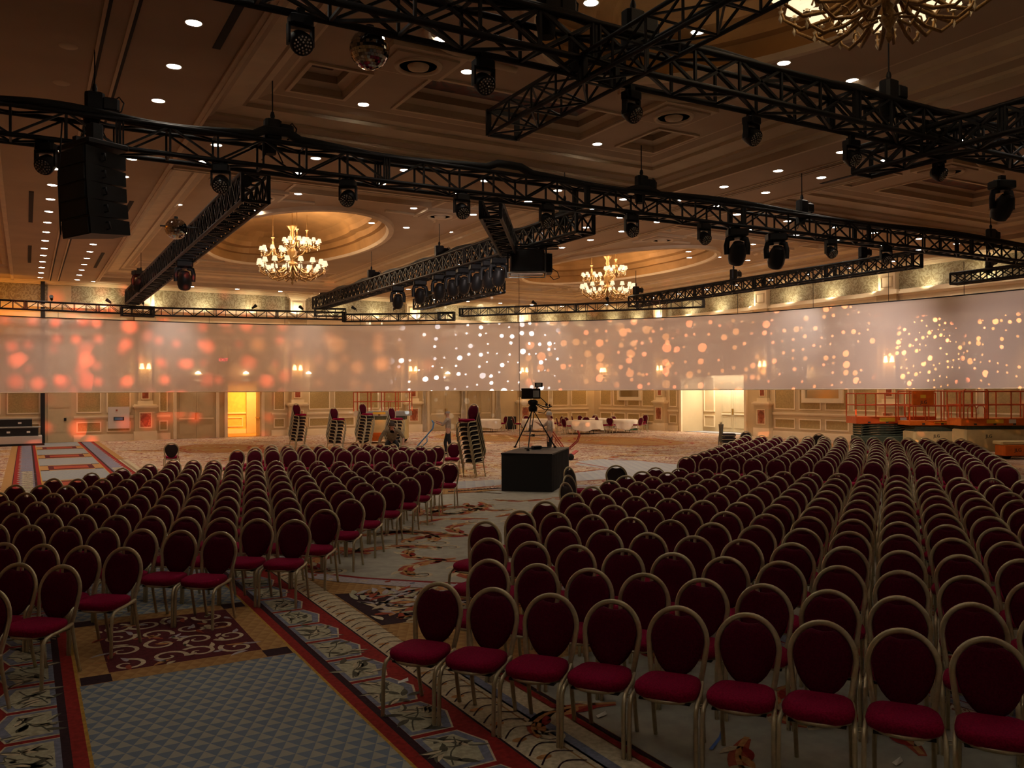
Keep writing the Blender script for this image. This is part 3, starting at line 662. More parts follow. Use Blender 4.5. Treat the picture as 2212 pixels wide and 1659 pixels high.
# sconces
def sconce(w,s,z,label,double=True):
    p=w.T@Vector((s,.0,z)); t=thing('wall_sconce',label,'wall lamp',tuple(p),group='wall sconces behind the screen')
    Ti=TR(*(-p))@w.T@TR(s,0,z)
    m_=MB(); m_.box(-.06,.06,.0,.05,-.25,.2,'brass',Ti); 
    for sx in (-.16,.16): m_.tube([(0,.05,-.1),(sx*.6,.12,-.2),(sx,.14,-.1),(sx,.14,.02)],.012,'brass',5,Ti)
    m_.obj('bracket',t)
    for sx in (-.16,.16):
        m_=MB(); m_.lathe([(.13,.0),(.08,.28)],'sconce_glow',12,Ti@TR(sx,.14,.03)); m_.obj('lamp_shade',t)
    pl=w.T@Vector((s,.55,z+.1)); lamp('sconce_light','POINT',tuple(pl),55,(1,.55,.22),shadow_soft_size=.15)
for x,n in ((313,'left of the closed double doors'),(641,'right of the open doorway'),(890,'above the parked lift'),(1130,'beside the far corner')):
    sconce(wb,ux(x,RY1)+0,3.6,'warm two-shade wall sconce on the pilaster '+n)
for s_,n in ((RY1-1.2,'nearest the far corner'),(P2S[0],'left of the bright recess'),(P2S[1],'right of the bright recess'),(P2S[2],'above the orange lifts')):
    sconce(w2,s_,3.6,'warm two-shade wall sconce on the right wall '+n)
# white shell downlights over the doors
for x,y in ((427,808),(530,808),(665,808),(965,808)):
    s_=ux(x,RY1); z=2.46+(hz(x)-y)*(s_*S+RY1*C_)/F; m_=MB()
    m_.lathe([(.16,0),(.14,.08),(.02,.16)],'sconce_white',14,TR(s_,RY1-.16,z)); o=tag(m_.obj('door_light'),{427:'small white shell light above the closed double doors',530:'small white shell light above the open doorway',665:'small white shell light right of the open doorway',965:'small white shell light above the far pair of doors'}[x],'wall lamp','small lights over the doors')
    lamp('door_lamp','SPOT',(s_,RY1-.35,z-.05),16,WARM2,(s_,RY1-.1,0),spot_size=1.5,spot_blend=.6,shadow_soft_size=.08)
# exit sign
s_=ux(482,RY1); t=thing('exit_sign','red glowing exit sign on the wall left of the open doorway','sign',(s_,RY1-.06,4.15))
m_=MB(); m_.box(-.27,.27,-.05,.05,-.14,.14,'black_metal'); m_.obj('housing',t); text_mesh('EXIT',.24,'exit_red',TR(0,-.056,0)@RX(math.pi/2),t)
# corridor and recess light
lamp('corridor_light','AREA',((DO[0]+DO[1])/2+1.0,RY1+2.3,3.05),260,(1,.55,.13),None,size=2.0)
lamp('recess_light','AREA',(RX1+.9,(RC[0]+RC[1])/2,3.3),230,(1,.90,.74),None,size=1.2,size_y=3.5,shape='RECTANGLE')
# orange cove light in the left tray, amber light on the left wall
lamp('tray_light','AREA',(-4.0,33,8.1),330,(1,.33,.02),(-4.0,33,9.5),size=3.0,size_y=18,shape='RECTANGLE')
lamp('amber_wall_light','SPOT',(-.9,44.6,5.6),170,(1,.36,.02),(-.9,RY1,7.0),spot_size=1.9,spot_blend=.8,shadow_soft_size=.1)

# ---------------- recessed downlights
t0=MB(); t0.lathe([(.11,.0),(.135,-.015),(.135,.0)],'down_trim',20,cap=False); TRIM=t0.mesh('trim_ring')
t0=MB(); t0.lathe([(.001,-.006),(.11,-.006)],'down_glow',20,cap=False); GLOW=t0.mesh('lamp_disc')
DLP=[]
def downlight(x,y,z,label,group,power=60,lit=True):
    t=thing('downlight',label,'ceiling light',(x,y,z),group=group)
    a=bpy.data.objects.new('trim_ring',TRIM); COL.objects.link(a); a.parent=t
    b=bpy.data.objects.new('lamp_disc',GLOW); COL.objects.link(b); b.parent=t
    if not lit: b.hide_render=False
    DLP.append((x,y,z,power))
def vis(x,y,z):
    if x*S+y*C_<1: return False
    X_,Y_,D_=proj(x,y,z); return -40<X_<2250 and -40<Y_<900
rows=[('outer left row',.60,[21.57+1.885*k for k in range(14)]),('inner left row',2.15,[13.19+1.93*k for k in range(4)]+[21.6+1.885*k for k in range(14)]),
      ('middle soffit left row',16.28,[9.4+1.9*k for k in range(6)]+[21.6+1.885*k for k in range(13)]),('middle soffit right row',17.78,[9.35+1.9*k for k in range(6)]+[21.6+1.885*k for k in range(13)])]
for nm,u_,vs in rows:
    k=0
    for v_ in vs:
        if vis(u_,v_,ZC): downlight(u_,v_,ZC,f'round ceiling downlight, {ORD[k]} from the front in the {nm}',f'downlights in the {nm}'); k+=1
for nm,v_ in (('near row of the cross soffit',19.5),('far row of the cross soffit',21.07)):
    for k,u_ in enumerate([3.65,5.88,8.11,10.35,12.59,14.82,19.21,21.42,23.6,25.7,28.2,30.4]):
        if vis(u_,v_,ZC): downlight(u_,v_,ZC,f'round ceiling downlight, {ORD[k]} from the left in the {nm}',f'downlights in the {nm}')
for k,u_ in enumerate([2.9+2.28*k for k in range(13)]): downlight(u_,46.45,ZC,f'round ceiling downlight close to the back wall, {ORD[k]} from the left',f'downlights along the back wall')
for k,v_ in enumerate([44.2-2.3*k for k in range(13)]):
    if vis(32.2,v_,ZC): downlight(32.2,v_,ZC,f'round ceiling downlight close to the right wall, {ORD[k]} from the far corner','downlights along the right wall')
bl=[(1012,153),(955,82),(787,224),(1293,310),(1281,3),(1512,66),(1698,134),(1846,172)]
for k,(x,y) in enumerate(bl):
    a_,b_=uv(x,y,8.5); downlight(a_,b_,8.5,['round downlight left of the wash light under the front truss','round downlight beyond the front truss near the mirror ball','round downlight in front of the near painted coffer, left side','round downlight in front of the near painted coffer, right side','round downlight at the top edge above the crossing truss','round downlight left of the large near chandelier','round downlight under the left arms of the near chandelier','round downlight under the tip of the near chandelier'][k],'downlights in the coffered bays',40)
bl=[(895,449),(645,418),(558,454),(518,455),(386,441),(879,491),(838,512),(979,501),(1024,463),(1630,527),(1495,531),(1489,543),(1491,556),(1554,555),(1617,562),(804,481)]
for k,(x,y) in enumerate(bl):
    a_,b_=uv(x,y,8.5); side='left' if x<1100 else 'right'
    downlight(a_,b_,8.5,f'round downlight in the far {side} coffered bay, {ORD[sorted(q[0] for q in bl if (q[0]<1100)==(x<1100)).index(x)]} from the left','downlights in the coffered bays',40)
mbx=MB()
for u_ in (.6,2.15,16.28,17.78):
    for k in range(10):
        v_=9.3-1.9*k if u_>10 else 11.3-1.9*k
        if vis(u_,v_,ZC) and u_>10: continue
        mbx.lathe([(.001,-.006),(.11,-.006)],'down_glow',16,TR(u_,v_,ZC),cap=False); mbx.lathe([(.11,.0),(.135,-.015),(.135,.0)],'down_trim',16,TR(u_,v_,ZC),cap=False)
        if k%2==0: DLP.append((u_,v_,ZC,(85 if u_>5 else 38) if v_>3 else (18 if u_>5 else 6)))
for u_ in (5.5,9.2,13.0,22,27):
    for v_ in (9,3,-2):
        if vis(u_,v_,8.5): continue
        mbx.lathe([(.001,-.006),(.11,-.006)],'down_glow',16,TR(u_,v_,8.5),cap=False); DLP.append((u_,v_,8.5,(60 if u_>8 else 35) if v_>5 else 10))
tag(mbx.obj('ceiling_downlights'),'further rows of ceiling downlights over the front of the hall','ceiling lights',kind='stuff')
for (x,y,z,p) in DLP:
    f=.30+.70*min(1,max(0,(y-13)/17)); 
    lamp('downlight_lamp','SPOT',(x,y,z-.03),p*f*2.3,WARM2,None,spot_size=1.9,spot_blend=.9,shadow_soft_size=.09)
# unlit fittings and slot diffusers
def simple(name,fn,label,cat,group=None,loc=None):
    m_=MB(); fn(m_); o=m_.obj(name,None,loc); return tag(o,label,cat,group)
for k,(x,y) in enumerate(((148,98),(133,178))):
    a_,b_=uv(x,y,ZC); simple('ceiling_speaker',lambda m:m.lathe([(.001,-.012),(.12,-.012),(.14,0)],'ceiling_trim',18),('round unlit ceiling fitting at upper left, nearer one','round unlit ceiling fitting at upper left, farther one')[k],'ceiling fitting','unlit round fittings',(a_,b_,ZC))
for k,(a_,y0,y1,n) in enumerate(((2.62,11.0,14.0,'beside the near left bay'),(.13,26.4,31.2,'at far left, nearer one'),(.13,36.2,41.0,'at far left, farther one'),(2.62,26.4,31.5,'behind the hanging speakers'),(2.62,36.7,41.3,'near the far end of the left soffit'),(.15,8.5,12.2,'at the top left corner'),(18.3,11.8,15.5,'over the middle of the right side'))):
    simple('slot_diffuser',lambda m:m.box(-.06,.06,0,y1-y0,-.012,0,'slot_black'),'long black slot air diffuser in the ceiling '+n,'air vent','slot diffusers in the ceiling',(a_,y0,ZC))
# wall-wash glow on the frieze
for k in range(13):
    s_=3.4+2.4*k
    if s_<RX1-1: lamp('frieze_wash','SPOT',(s_,RY1-.62,6.80),48,(1,.88,.60),(s_,RY1,7.35),spot_size=2.3,spot_blend=.9,shadow_soft_size=.05)
for k in range(12):
    s_=17.6+2.5*k
    if s_<RY1-1: lamp('frieze_wash','SPOT',(RX1-.62,s_,6.80),48,(1,.88,.60),(RX1,s_,7.35),spot_size=2.3,spot_blend=.9,shadow_soft_size=.05)
for n_ in ('shade_glass','down_glow','sconce_glow','sconce_white','exit_red'):
    try: MATS[n_].cycles.emission_sampling='NONE'
    except Exception: pass
# ================================================================ CHAIRS   (local: origin on floor under the seat, sitter looks to -y)
def arch(n=22,w=.205,h=.915,zw=.70,zs=.45,ws=.170,lean=.10,y0=.19):
    """back rim: straight uprights from the seat, widening, then a round top"""
    pts=[]
    def Y(z): return y0+lean*((z-zs)/(h-zs))
    for i in range(4): t=i/4; z=zs+(zw-zs)*t; pts.append((-(ws+(w-ws)*(t**.8)),Y(z),z))
    for i in range(n+1):
        a=math.pi-math.pi*i/n; x=w*math.cos(a); z=zw+(h-zw)*math.sin(a); pts.append((x,Y(z),z))
    for i in range(3,-1,-1): t=i/4; z=zs+(zw-zs)*t; pts.append((ws+(w-ws)*(t**.8),Y(z),z))
    return pts
def pad_mesh(mb,outline,y_front,y_back,m,mb2,lean):
    pass
def seat_mb(lo=False,m='seat_fabric'):
    mb=MB(); n=12 if lo else 26; N=n
    def sq(t,a,b,p=3.2):
        c,s=math.cos(t),math.sin(t); return (a*math.copysign(abs(c)**(2/p),c), b*math.copysign(abs(s)**(2/p),s))
    rings=[(.93,.418),(1.0,.432),(1.03,.462),(1.0,.486),(.86,.502),(.45,.506)]
    vs=[]
    for sc,z in rings:
        for k in range(N):
            x,y=sq(2*math.pi*k/N,.205*sc,.200*sc); x*=1-.10*(y/.2) ; 
            dip=0 if sc>.9 else -.008*(1-abs(x)/.2)
            vs.append((x,y-.005,z+dip+.012*(abs(x)/.2)**2*(1 if sc<1 else .4)))
    fs=[tuple(reversed(range(N)))]
    for r in range(len(rings)-1): fs+=[(r*N+k,r*N+(k+1)%N,(r+1)*N+(k+1)%N,(r+1)*N+k) for k in range(N)]
    b=(len(rings)-1)*N; fs.append(tuple(range(b,b+N)))
    mb.add(vs,fs,m,None,True); return mb
def back_mb(lo=False,m='back_fabric_shaded'):
    mb=MB(); N=14 if lo else 30; vs=[]
    def P(k,sc,dy):
        t=2*math.pi*k/N+math.pi/2; c,s=math.cos(t),math.sin(t)
        w=.186*sc; x=w*c*(1 if s>0 else (1-.10*abs(s))); z=.705+(.187 if s>0 else .24)*sc*s
        if abs(c)<.42 and s>0: z-=.032*(1-(abs(c)/.42)**2)     # hand-hold dip
        return (x,.19+.10*((z-.45)/.465)+dy,z)
    rings=[(.6,-.030),(.9,-.026),(1.0,-.010),(1.0,.006),(.9,.018),(.6,.022)]
    for sc,dy in rings:
        for k in range(N): vs.append(P(k,sc,dy))
    fs=[tuple(reversed(range(N)))]
    for r in range(len(rings)-1): fs+=[(r*N+k,r*N+(k+1)%N,(r+1)*N+(k+1)%N,(r+1)*N+k) for k in range(N)]
    b=(len(rings)-1)*N; fs.append(tuple(range(b,b+N)))
    mb.add(vs,fs,m,None,True)
    if not lo:  # black outer shell strip behind
        pass
    return mb
def rim_mb(lo=False):
    mb=MB(); mb.tube(arch(8 if lo else 22),.012,'gold_metal',4 if lo else 8,r2=.020,cap=False); return mb
def frame_mb(lo=False):
    mb=MB(); n=10 if lo else 20
    pts=[]
    for k in range(n+1):
        a=math.pi+math.pi*k/n; pts.append((.197*math.cos(a)*1.0,-.02+.185*math.sin(a)*1.0,.418))
    pts=[(-.182,.19,.43)]+pts+[(.182,.19,.43)]
    mb.tube(pts,.010,'gold_metal',4,r2=.014)
    if not lo:
        mb.tube([(-.18,.185,.425),(.18,.185,.425)],.011,'gold_metal',5); mb.box(-.17,.17,-.16,.17,.40,.412,'black_matte')
    return mb
def fleg_mb(s,lo=False):
    mb=MB(); P=[(s*.182,.185,.445),(s*.202,.05,.432),(s*.214,-.10,.424),(s*.218,-.165,.408),(s*.219,-.195,.37),(s*.220,-.205,.28),(s*.221,-.212,.0)]
    if lo: P=[P[0],P[3],P[4],P[6]]
    mb.tube(P,.0155,'gold_metal',4 if lo else 8)
    if not lo: mb.lathe([(.015,0),(.015,.02)],'black_rubber',6,TR(s*.221,-.212,0))
    return mb
def rleg_mb(s,lo=False):
    mb=MB(); P=[(s*.170,.19,.46),(s*.170,.205,.36),(s*.172,.245,.16),(s*.172,.285,.0)]
    if lo: P=[P[0],P[3]]
    mb.tube(P,.0155,'gold_metal',4 if lo else 8)
    if not lo: mb.lathe([(.015,0),(.015,.02)],'black_rubber',6,TR(s*.172,.285,0))
    return mb
CM={'seat':seat_mb().mesh('seat'),'seat_shaded':seat_mb(m='dark_or_shaded_fabric').mesh('seat'),'backrest':back_mb().mesh('backrest'),'backdark':back_mb(m='dark_or_shaded_fabric').mesh('backrest'),'rim':rim_mb().mesh('back_rim'),'frame':frame_mb().mesh('seat_frame'),
    'fl':[fleg_mb(s).mesh('leg') for s in (-1,1)],'rl':[rleg_mb(s).mesh('leg') for s in (-1,1)]}
c_=MB(); c_.tube([(.219,-.16,.40),(.26,-.16,.40)],.004,'gold_metal',4); c_.tube([(.219,-.10,.40),(.26,-.10,.40)],.004,'gold_metal',4); CM['link']=c_.mesh('link_clip')
def combined(lo,bm='back_fabric_shaded'):
    mb=MB()
    for q in (seat_mb(lo),back_mb(lo,bm),rim_mb(lo),frame_mb(lo),fleg_mb(-1,lo),fleg_mb(1,lo),rleg_mb(-1,lo),rleg_mb(1,lo)):
        o=len(mb.v); mb.v+=q.v
        for f,mi,sm in zip(q.f,q.m,q.sm): mb.f.append(tuple(i+o for i in f)); mb.m.append(mb.mi(q.names[mi])); mb.sm.append(sm)
    return mb
LOWCHAIR=combined(True)
def chair(x,y,rz,label,group,z=0.,dark=False,link=False,tilt=0.,name='banquet_chair',shade_seat=False):
    t=thing(name,label,'chair',(x,y,z),rz,group)
    if tilt: t.rotation_euler=(tilt,0,rz)
    L_=[('seat',CM['seat_shaded'] if shade_seat else CM['seat']),('backrest',CM['backdark'] if dark else CM['backrest']),('back_rim',CM['rim']),('seat_frame',CM['frame'])]+[('leg',m) for m in CM['fl']+CM['rl']]
    if link: L_.append(('link_clip',CM['link']))
    for n,me in L_:
        o=bpy.data.objects.new(n,me); COL.objects.link(o); o.parent=t
    return t
ZT=.915; YTOP=.29          # height of the rim top and how far it sits behind the seat centre
ROWS={}
ROWS['RF']=[
[(945,1262),(1069,1270),(1193.5,1284.5),(1330,1299),(1463.5,1314),(1611,1329),(1772,1345),(1940,1360),(2135,1379)],
[(1058.5,1210),(1160.7,1220),(1278,1231.5),(1388.6,1241),(1518,1254),(1650.7,1265),(1789,1276.7),(1936.8,1290),(2099.5,1304.8)],
[(1055.8,1164.5),(1149,1171.7),(1247.5,1179.8),(1347,1188),(1453,1197),(1565.8,1205),(1687,1215),(1808,1224.5),(1945.6,1235),(2085,1247)],
[(1048.6,1128),(1131.8,1133.7),(1213,1139),(1307,1146),(1401,1152.7),(1500.7,1159),(1603.8,1166),(1712,1175),(1825,1183.4),(1947,1191.6),(2070,1201),(2206,1211.6)],
[(1121,1105.7),(1198.7,1108.4),(1281,1114),(1364,1119),(1450,1124.7),(1539.6,1130.5),(1634.5,1136),(1734,1142.7),(1839,1149.6),(1947,1158),(2054,1165),(2173,1174)],
[(1175,1084.5),(1247.5,1088),(1324,1092),(1404,1097),(1486,1102.6),(1570,1109),(1656,1112),(1752,1117.4),(1846,1123),(1943.8,1128.6),(2038,1136),(2150,1142.5)],
[(1235,1066),(1300,1069.5),(1372,1073),(1446.5,1078.5),(1520.6,1082.7),(1600,1087.6),(1680,1092.5),(1766.6,1097),(1852,1101.5),(1940,1106.6),(2033,1111.7),(2132,1116)],
[(1275.5,1053),(1338,1054.5),(1406.7,1058),(1475.4,1061.7),(1547.7,1066.4),(1623.7,1070),(1699.7,1074),(1777.4,1078),(1857,1082),(1940,1085.8),(2027,1091),(2117.6,1094.6),(2208,1101)],
[(1314.4,1038),(1377.8,1042.4),(1442,1045.5),(1505,1047.8),(1575,1051.4),(1643.6,1055),(1714,1058),(1786.5,1062.3),(1862.4,1065.5),(1940,1069.5),(2021.8,1072.9),(2108.6,1076.8),(2193.6,1081)],
[(1348.8,1028),(1408.5,1030.6),(1466.4,1033.3),(1531.5,1035.7),(1596.6,1039.7),(1660,1042.4),(1730.4,1044.7),(1795.5,1048.4),(1866,1051.4),(1938.4,1054.5),(2012.7,1057.5),(2094,1061),(2175.5,1064.7)],
[(1384,1018.9),(1439.2,1021.2),(1497,1022.9),(1557.7,1025.2),(1618.3,1027.4),(1678,1031),(1741.3,1033),(1803.7,1035.7),(1871.5,1037.5),(1936.6,1040.6),(2006.4,1043.6),(2079.6,1046),(2152,1048.4)],
[(1413,1010.7),(1467.3,1012),(1520.6,1014),(1578.5,1015.8),(1636.3,1017.6),(1693.3,1018.9),(1752,1021.6),(1811.8,1023.4),(1873.3,1026),(1936.6,1028),(2003.7,1030.4),(2070.6,1033),(2141,1035.8)]]
ROWS['LF']=[
[(-20,1274)],[(137,1223),(41.6,1219)],[(271,1184),(181,1182),(94,1178),(11,1174)],
[(477.5,1151.5),(390,1148),(307,1144),(228,1141),(150,1139),(69,1137),(-12,1134)],
[(636.7,1125),(555,1123),(477.5,1120.8),(405,1119),(327,1116),(258.6,1114.5),(182.6,1112.7),(108.5,1111.8),(36,1110),(-36,1108.5)],
[(700,1101.8),(629.4,1101),(556,1098),(484.8,1097),(414,1094.6),(347,1092.8),(280,1090.4),(215,1089),(148,1086.8),(79.6,1085.6),(16,1084.7)],
[(759.6,1078.9),(689,1078.9),(622,1078.3),(557,1075.6),(490,1074.7),(427,1073.8),(361.7,1071),(302,1069.3),(238.7,1068.4),(179,1068.4),(117.5,1068),(56,1066.6),(-5,1065)],
[(804.8,1061.5),(741.5,1060.3),(676.5,1060),(613,1058.4),(555,1058),(494,1056),(434,1055.7),(378,1054.8),(320,1054),(258.6,1053),(200.7,1051.7),(146.5,1050),(88.6,1049.4),(34.4,1047.6)],
[(846.4,1044.5),(786.7,1044.5),(723.4,1044),(665.6,1042.7),(609.5,1041.6),(553.5,1041.6),(497.4,1041),(439.6,1039.5),(387,1039),(332.7,1038.6),(276.7,1037.3),(220.6,1035.5),(170,1035),(115.7,1034)],
[(880.7,1031.9),(828.3,1031.3),(774,1030.4),(718,1029.5),(660,1029),(607.7,1029.5),(551.7,1027.7),(501,1026.8),(452,1026.4),(401.6,1025),(349,1023.5),(298.4,1023),(247.7,1022.3),(199,1021.4)],
[(913.3,1020),(860.8,1018.7),(810,1018.7),(756,1018.7),(703.5,1017.8),(653,1017.8),(598.7,1016.3),(550,1015.6),(502.9,1015),(454,1014.5),(408.8,1013.8),(360,1013),(312.8,1012),(267.6,1011.4)],
[(942.2,1008.7),(891.6,1009),(839,1008.4),(790.3,1007.3),(737.9,1006.5),(690.8,1006.5),(640,1006.5),(593.3,1006),(548,1005.5),(504.7,1005),(458.6,1004.6),(415,1003.7),(372.5,1003),(329,1002)],
[(971,1001.5),(924,999.3),(879,998.2),(830,997),(779.5,996.4),(732.4,996),(687.3,996.4),(638.5,996.4),(593.3,996),(549.9,995.5),(506.5,995.2),(462,995),(418,994.2),(378,993.3)]]
ROWS['LB']=[
[(906,974.4),(865.4,974.4),(824.7,974.4),(784,973.8),(743.4,974.2),(704.5,973.8),(665.6,973.8),(626.7,973.5),(589.7,972.8),(552.6,972.5),(515.5,972.5)],
[(927.7,969.3),(889.8,968.4),(850,968),(812,968),(774,968),(736,968),(696.3,968),(660,967.5),(624,967),(588.8,967),(553.5,967.5)],
[(947.6,963),(907.8,964),(871.7,963.6),(835.5,962.8),(797.5,962.6),(761.4,962.6),(727,962),(692.7,962.5),(656.6,962),(622.2,961.3),(587.8,961.5)],
[(981,956.6)],[(850,960),(822,958.5),(792,956.5),(768.6,956.3)]]
lefts=[(1482.5,987),(1502.3,980.8),(1521.3,975.2),(1538,969.2),(1553,963.6),(1568,958.5),(1582,953.8),(1594.5,949),(1604.5,944.4),(1612,940)]
import statistics
def fitrow(pts,ext=0):
    """regular row through the measured rim tops; returns (x, y, heading) of each chair"""
    W_=[uv(x,y,ZT) for x,y in pts]; n=len(W_)
    if n==1: return None
    if n==2: a=W_[0]; d=(W_[1][0]-a[0],W_[1][1]-a[1])
    else:
        k=[i-(n-1)/2 for i in range(n)]; s2=sum(q*q for q in k)
        d=tuple(sum(q*w[c] for q,w in zip(k,W_))/s2 for c in (0,1)); m=tuple(sum(w[c] for w in W_)/n for c in (0,1)); a=(m[0]-d[0]*(n-1)/2,m[1]-d[1]*(n-1)/2)
    return [(a[0]+d[0]*i,a[1]+d[1]*i) for i in range(n+ext)],d
CH=[]   # (x, y, rz, depth, block, row, index)
rr=random.Random(11)
def place_row(top,d,block,row,flip):
    ang=math.atan2(d[1],d[0])
    if flip: ang+=math.pi              # row listed right to left
    rz=ang                              # chair's own x axis runs along the row (to the right in view); it looks to -y
    for i,(x,y) in enumerate(top):
        j=rr.uniform(-.03,.03); r=rz+j
        px_=x+YTOP*math.sin(r); py_=y-YTOP*math.cos(r)
        X_,Y_,D_=proj(x,y,.6)
        if X_<-70 or X_>2290: continue
        CH.append((px_,py_,r,D_,block,row,i,rz))
dLF=None
for k,pts in enumerate(ROWS['RF']):
    top,d=fitrow(pts,2 if k<4 else 1); place_row(top,d,'RF',k,False)
for k,pts in enumerate(ROWS['LF']):
    f=fitrow(pts)
    if f is None:
        a=uv(*pts[0],ZT); d=fitrow(ROWS['LF'][2])[1]; f=([a],d)
    place_row(f[0],f[1],'LF',k,True)
for k,pts in enumerate(ROWS['LB']):
    f=fitrow(pts)
    if f is None: a=uv(*pts[0],ZT); f=([a],fitrow(ROWS['LB'][1])[1])
    place_row(f[0],f[1],'LB',k,True)
r0=[(1482.6,987.2),(1527.8,987.4),(1575.8,988.4),(1626.4,990.5),(1676,992.3),(1725,993.6),(1777.4,994.8),(1830,996.6),(1882.3,997.9),(1938.4,999),(1996.5,1000.5),(2054.3,1002.3),(2112,1004),(2171.9,1006)]
top0,d0=fitrow(r0)
for k,p in enumerate(lefts):
    a=uv(*p,ZT); place_row([(a[0]+d0[0]*i,a[1]+d0[1]*i) for i in range(14)],d0,'RB',k,False)
BN={'RF':('right front block','right front block of seats'),'LF':('left front block','left front block of seats'),'LB':('left rear block','left rear block of seats'),'RB':('right rear block','right rear block of seats')}
CH.sort(key=lambda c:c[3])
NEAR=236
stuff=MB()
for i,(x,y,r,D_,bk,row,idx,_) in enumerate(CH):
    side='from the centre aisle'
    if i<NEAR or bk=='LB':
        lab=f'burgundy oval-back chair, {BN[bk][0]}, {ORD[row]} row from the front, {ORD[idx]} {side}'
        chair(x,y,r,lab,f'burgundy banquet chairs in the {BN[bk][1]}',link=D_<9)
    else:
        T=TR(x,y,0)@RZ(r); o=len(stuff.v); stuff.v+=[tuple(T@Vector(p)) for p in LOWCHAIR.v]
        for f,mi,sm in zip(LOWCHAIR.f,LOWCHAIR.m,LOWCHAIR.sm): stuff.f.append(tuple(q+o for q in f)); stuff.m.append(stuff.mi(LOWCHAIR.names[mi])); stuff.sm.append(sm)
if stuff.v:
    tag(stuff.obj('distant_chairs'),'rows of burgundy banquet chairs too distant to tell apart','chairs',kind='stuff')
# odd chairs turned away
def facing(px,py,rz,label,z=0,dark=True,D=None):
    x,y=uv(px,py,ZT); x2=x+YTOP*math.sin(rz); y2=y-YTOP*math.cos(rz); return chair(x2,y2,rz,label,'stray chairs turned away from the rows',dark=dark)
back=-YAW
facing(370,957,math.pi-.15,'lone dark-backed chair turned away behind the left front block')
facing(1330,1006,math.pi+back-.2,'dark-backed chair turned away behind the rear edge of the right front block')
facing(1226,1009.5,back+.95,'farthest of three chairs turned sideways beside the camera riser')
facing(1225,1027.5,back+.95,'middle one of three chairs turned sideways beside the camera riser')
facing(1218,1043.5,back+.95,'nearest of three chairs turned sideways beside the camera riser')
facing(1611,932,math.pi+back,'dark-backed chair turned away behind the left end of the right rear block')
facing(1768,937,math.pi+back-.3,'dark-backed chair turned away against the dado behind the right rear block')
x_,y_=uv(394,945,0); chair(x_,y_+.1,math.pi/2+.0,'lone dark chair beside the closed double doors','stray chairs turned away from the rows',dark=True)
# stacks of chairs
STK=[(uv(640,974,0),.38,9,'left-most stack'),(uv(722,980,0),.38,8,'second stack from the left'),(uv(783,972,0),.42,9,'third stack from the left'),(uv(847,980,0),.5,8,'stack behind the crouching man'),(uv(1024,1030,0),-1.22,10,'stack beside the camera riser')]
POS=['bottom chair','second chair up','third chair up','fourth chair up','fifth chair up','sixth chair up','seventh chair up','eighth chair up','ninth chair up','top chair']
for (x,y),rz,n,nm in STK:
    for k in range(n):
        dy=-.032*k; xx=x-dy*math.sin(rz); yy=y+dy*math.cos(rz)
        p=POS[k] if k<n-1 else 'top chair'
        chair(xx,yy,rz,f'stacked burgundy chair, {p} in the {nm}','stacked burgundy chairs',z=.128*k,shade_seat=k<n-1,dark=k<n-1)  # lower chairs darkened: undersides and shadow between them put into the fabric colour
# ---------------------------------------------------------------- round tables at the back
def cloth(R,h=.74,drop=.50,n=64,seed=0):
    mb=MB(); rg=random.Random(seed); ph=rg.uniform(0,6); vs=[(0,0,h)]
    rings=[(.6,h,0),(.97,h,0),(1.0,h-.012,0),(1.01,h-.15,.015),(1.02,h-.32,.04),(1.03,h-drop,.075)]
    for r,z,a in rings:
        for k in range(n):
            t=2*math.pi*k/n; w=1+a*math.sin(9*t+ph)+a*.5*math.sin(17*t+ph*2); vs.append((R*r*w*math.cos(t),R*r*w*math.sin(t),z+(.06*math.sin(4*t+ph) if a>.05 else 0)))
    fs=[(0,1+k,1+(k+1)%n) for k in range(n)]
    for r in range(len(rings)-1): fs+=[(1+r*n+k,1+(r+1)*n+k,1+(r+1)*n+(k+1)%n,1+r*n+(k+1)%n) for k in range(n)]
    mb.add(vs,fs,'white_cloth',None,True); return mb
def table(x,y,where,R=.9,seed=0,nch=(0,),cl=''):
    t=thing('round_table','round folding table under the white cloth '+where,'table',(x,y,0),group='round tables at the back')
    m_=MB(); m_.lathe([(R-.02,.70),(R-.02,.725)],'door_paint',32); m_.obj('tabletop',t)
    for a in (.4,1.97,3.54,5.11):
        m_=MB(); m_.tube([(.55*math.cos(a),.55*math.sin(a),.70),(.6*math.cos(a),.6*math.sin(a),0)],.014,'black_metal',5); m_.obj('leg',t)
    o=cloth(R,seed=seed).obj('tablecloth',None,(x,y,0)); tag(o,'white tablecloth draped on the round table '+where,'tablecloth','white tablecloths at the back')
    for k,a in enumerate(nch):
        cx,cy=x+(R+.32)*math.cos(a),y+(R+.32)*math.sin(a)
        chair(cx,cy,a-math.pi/2+0,f'burgundy chair at the round table {where}, {["left-hand one","middle one","right-hand one","near one","far one"][k]}','chairs at the round tables')
def tpos(px,py): return uv(px,py,0)
(x,y)=tpos(1266,937); table(x,y+.2,'right of the camera riser',1.0,1,(2.4,.9,-.3,1.7,3.3))
(x,y)=tpos(1344,934); table(x,y+.2,'in front of the first mirror',1.0,2,(-2.6,1.2,-.5,-1.4,2.0))
(x,y)=tpos(1300,931); table(x,y+.6,'in the far corner',.9,3,(2.4,1.0,1.7))
(x,y)=tpos(1165,932); table(x,y+.2,'behind the tripod',.95,4,(2.9,.5,1.5,-.2))
(x,y)=tpos(1050,933); table(x,y+.2,'behind the nearest chair stack',.95,5,(2.9,.1,1.4))
(x,y)=tpos(1390,928); chair(x,y,YAW*-1-.6,'single burgundy chair right of the round tables','chairs at the round tables')

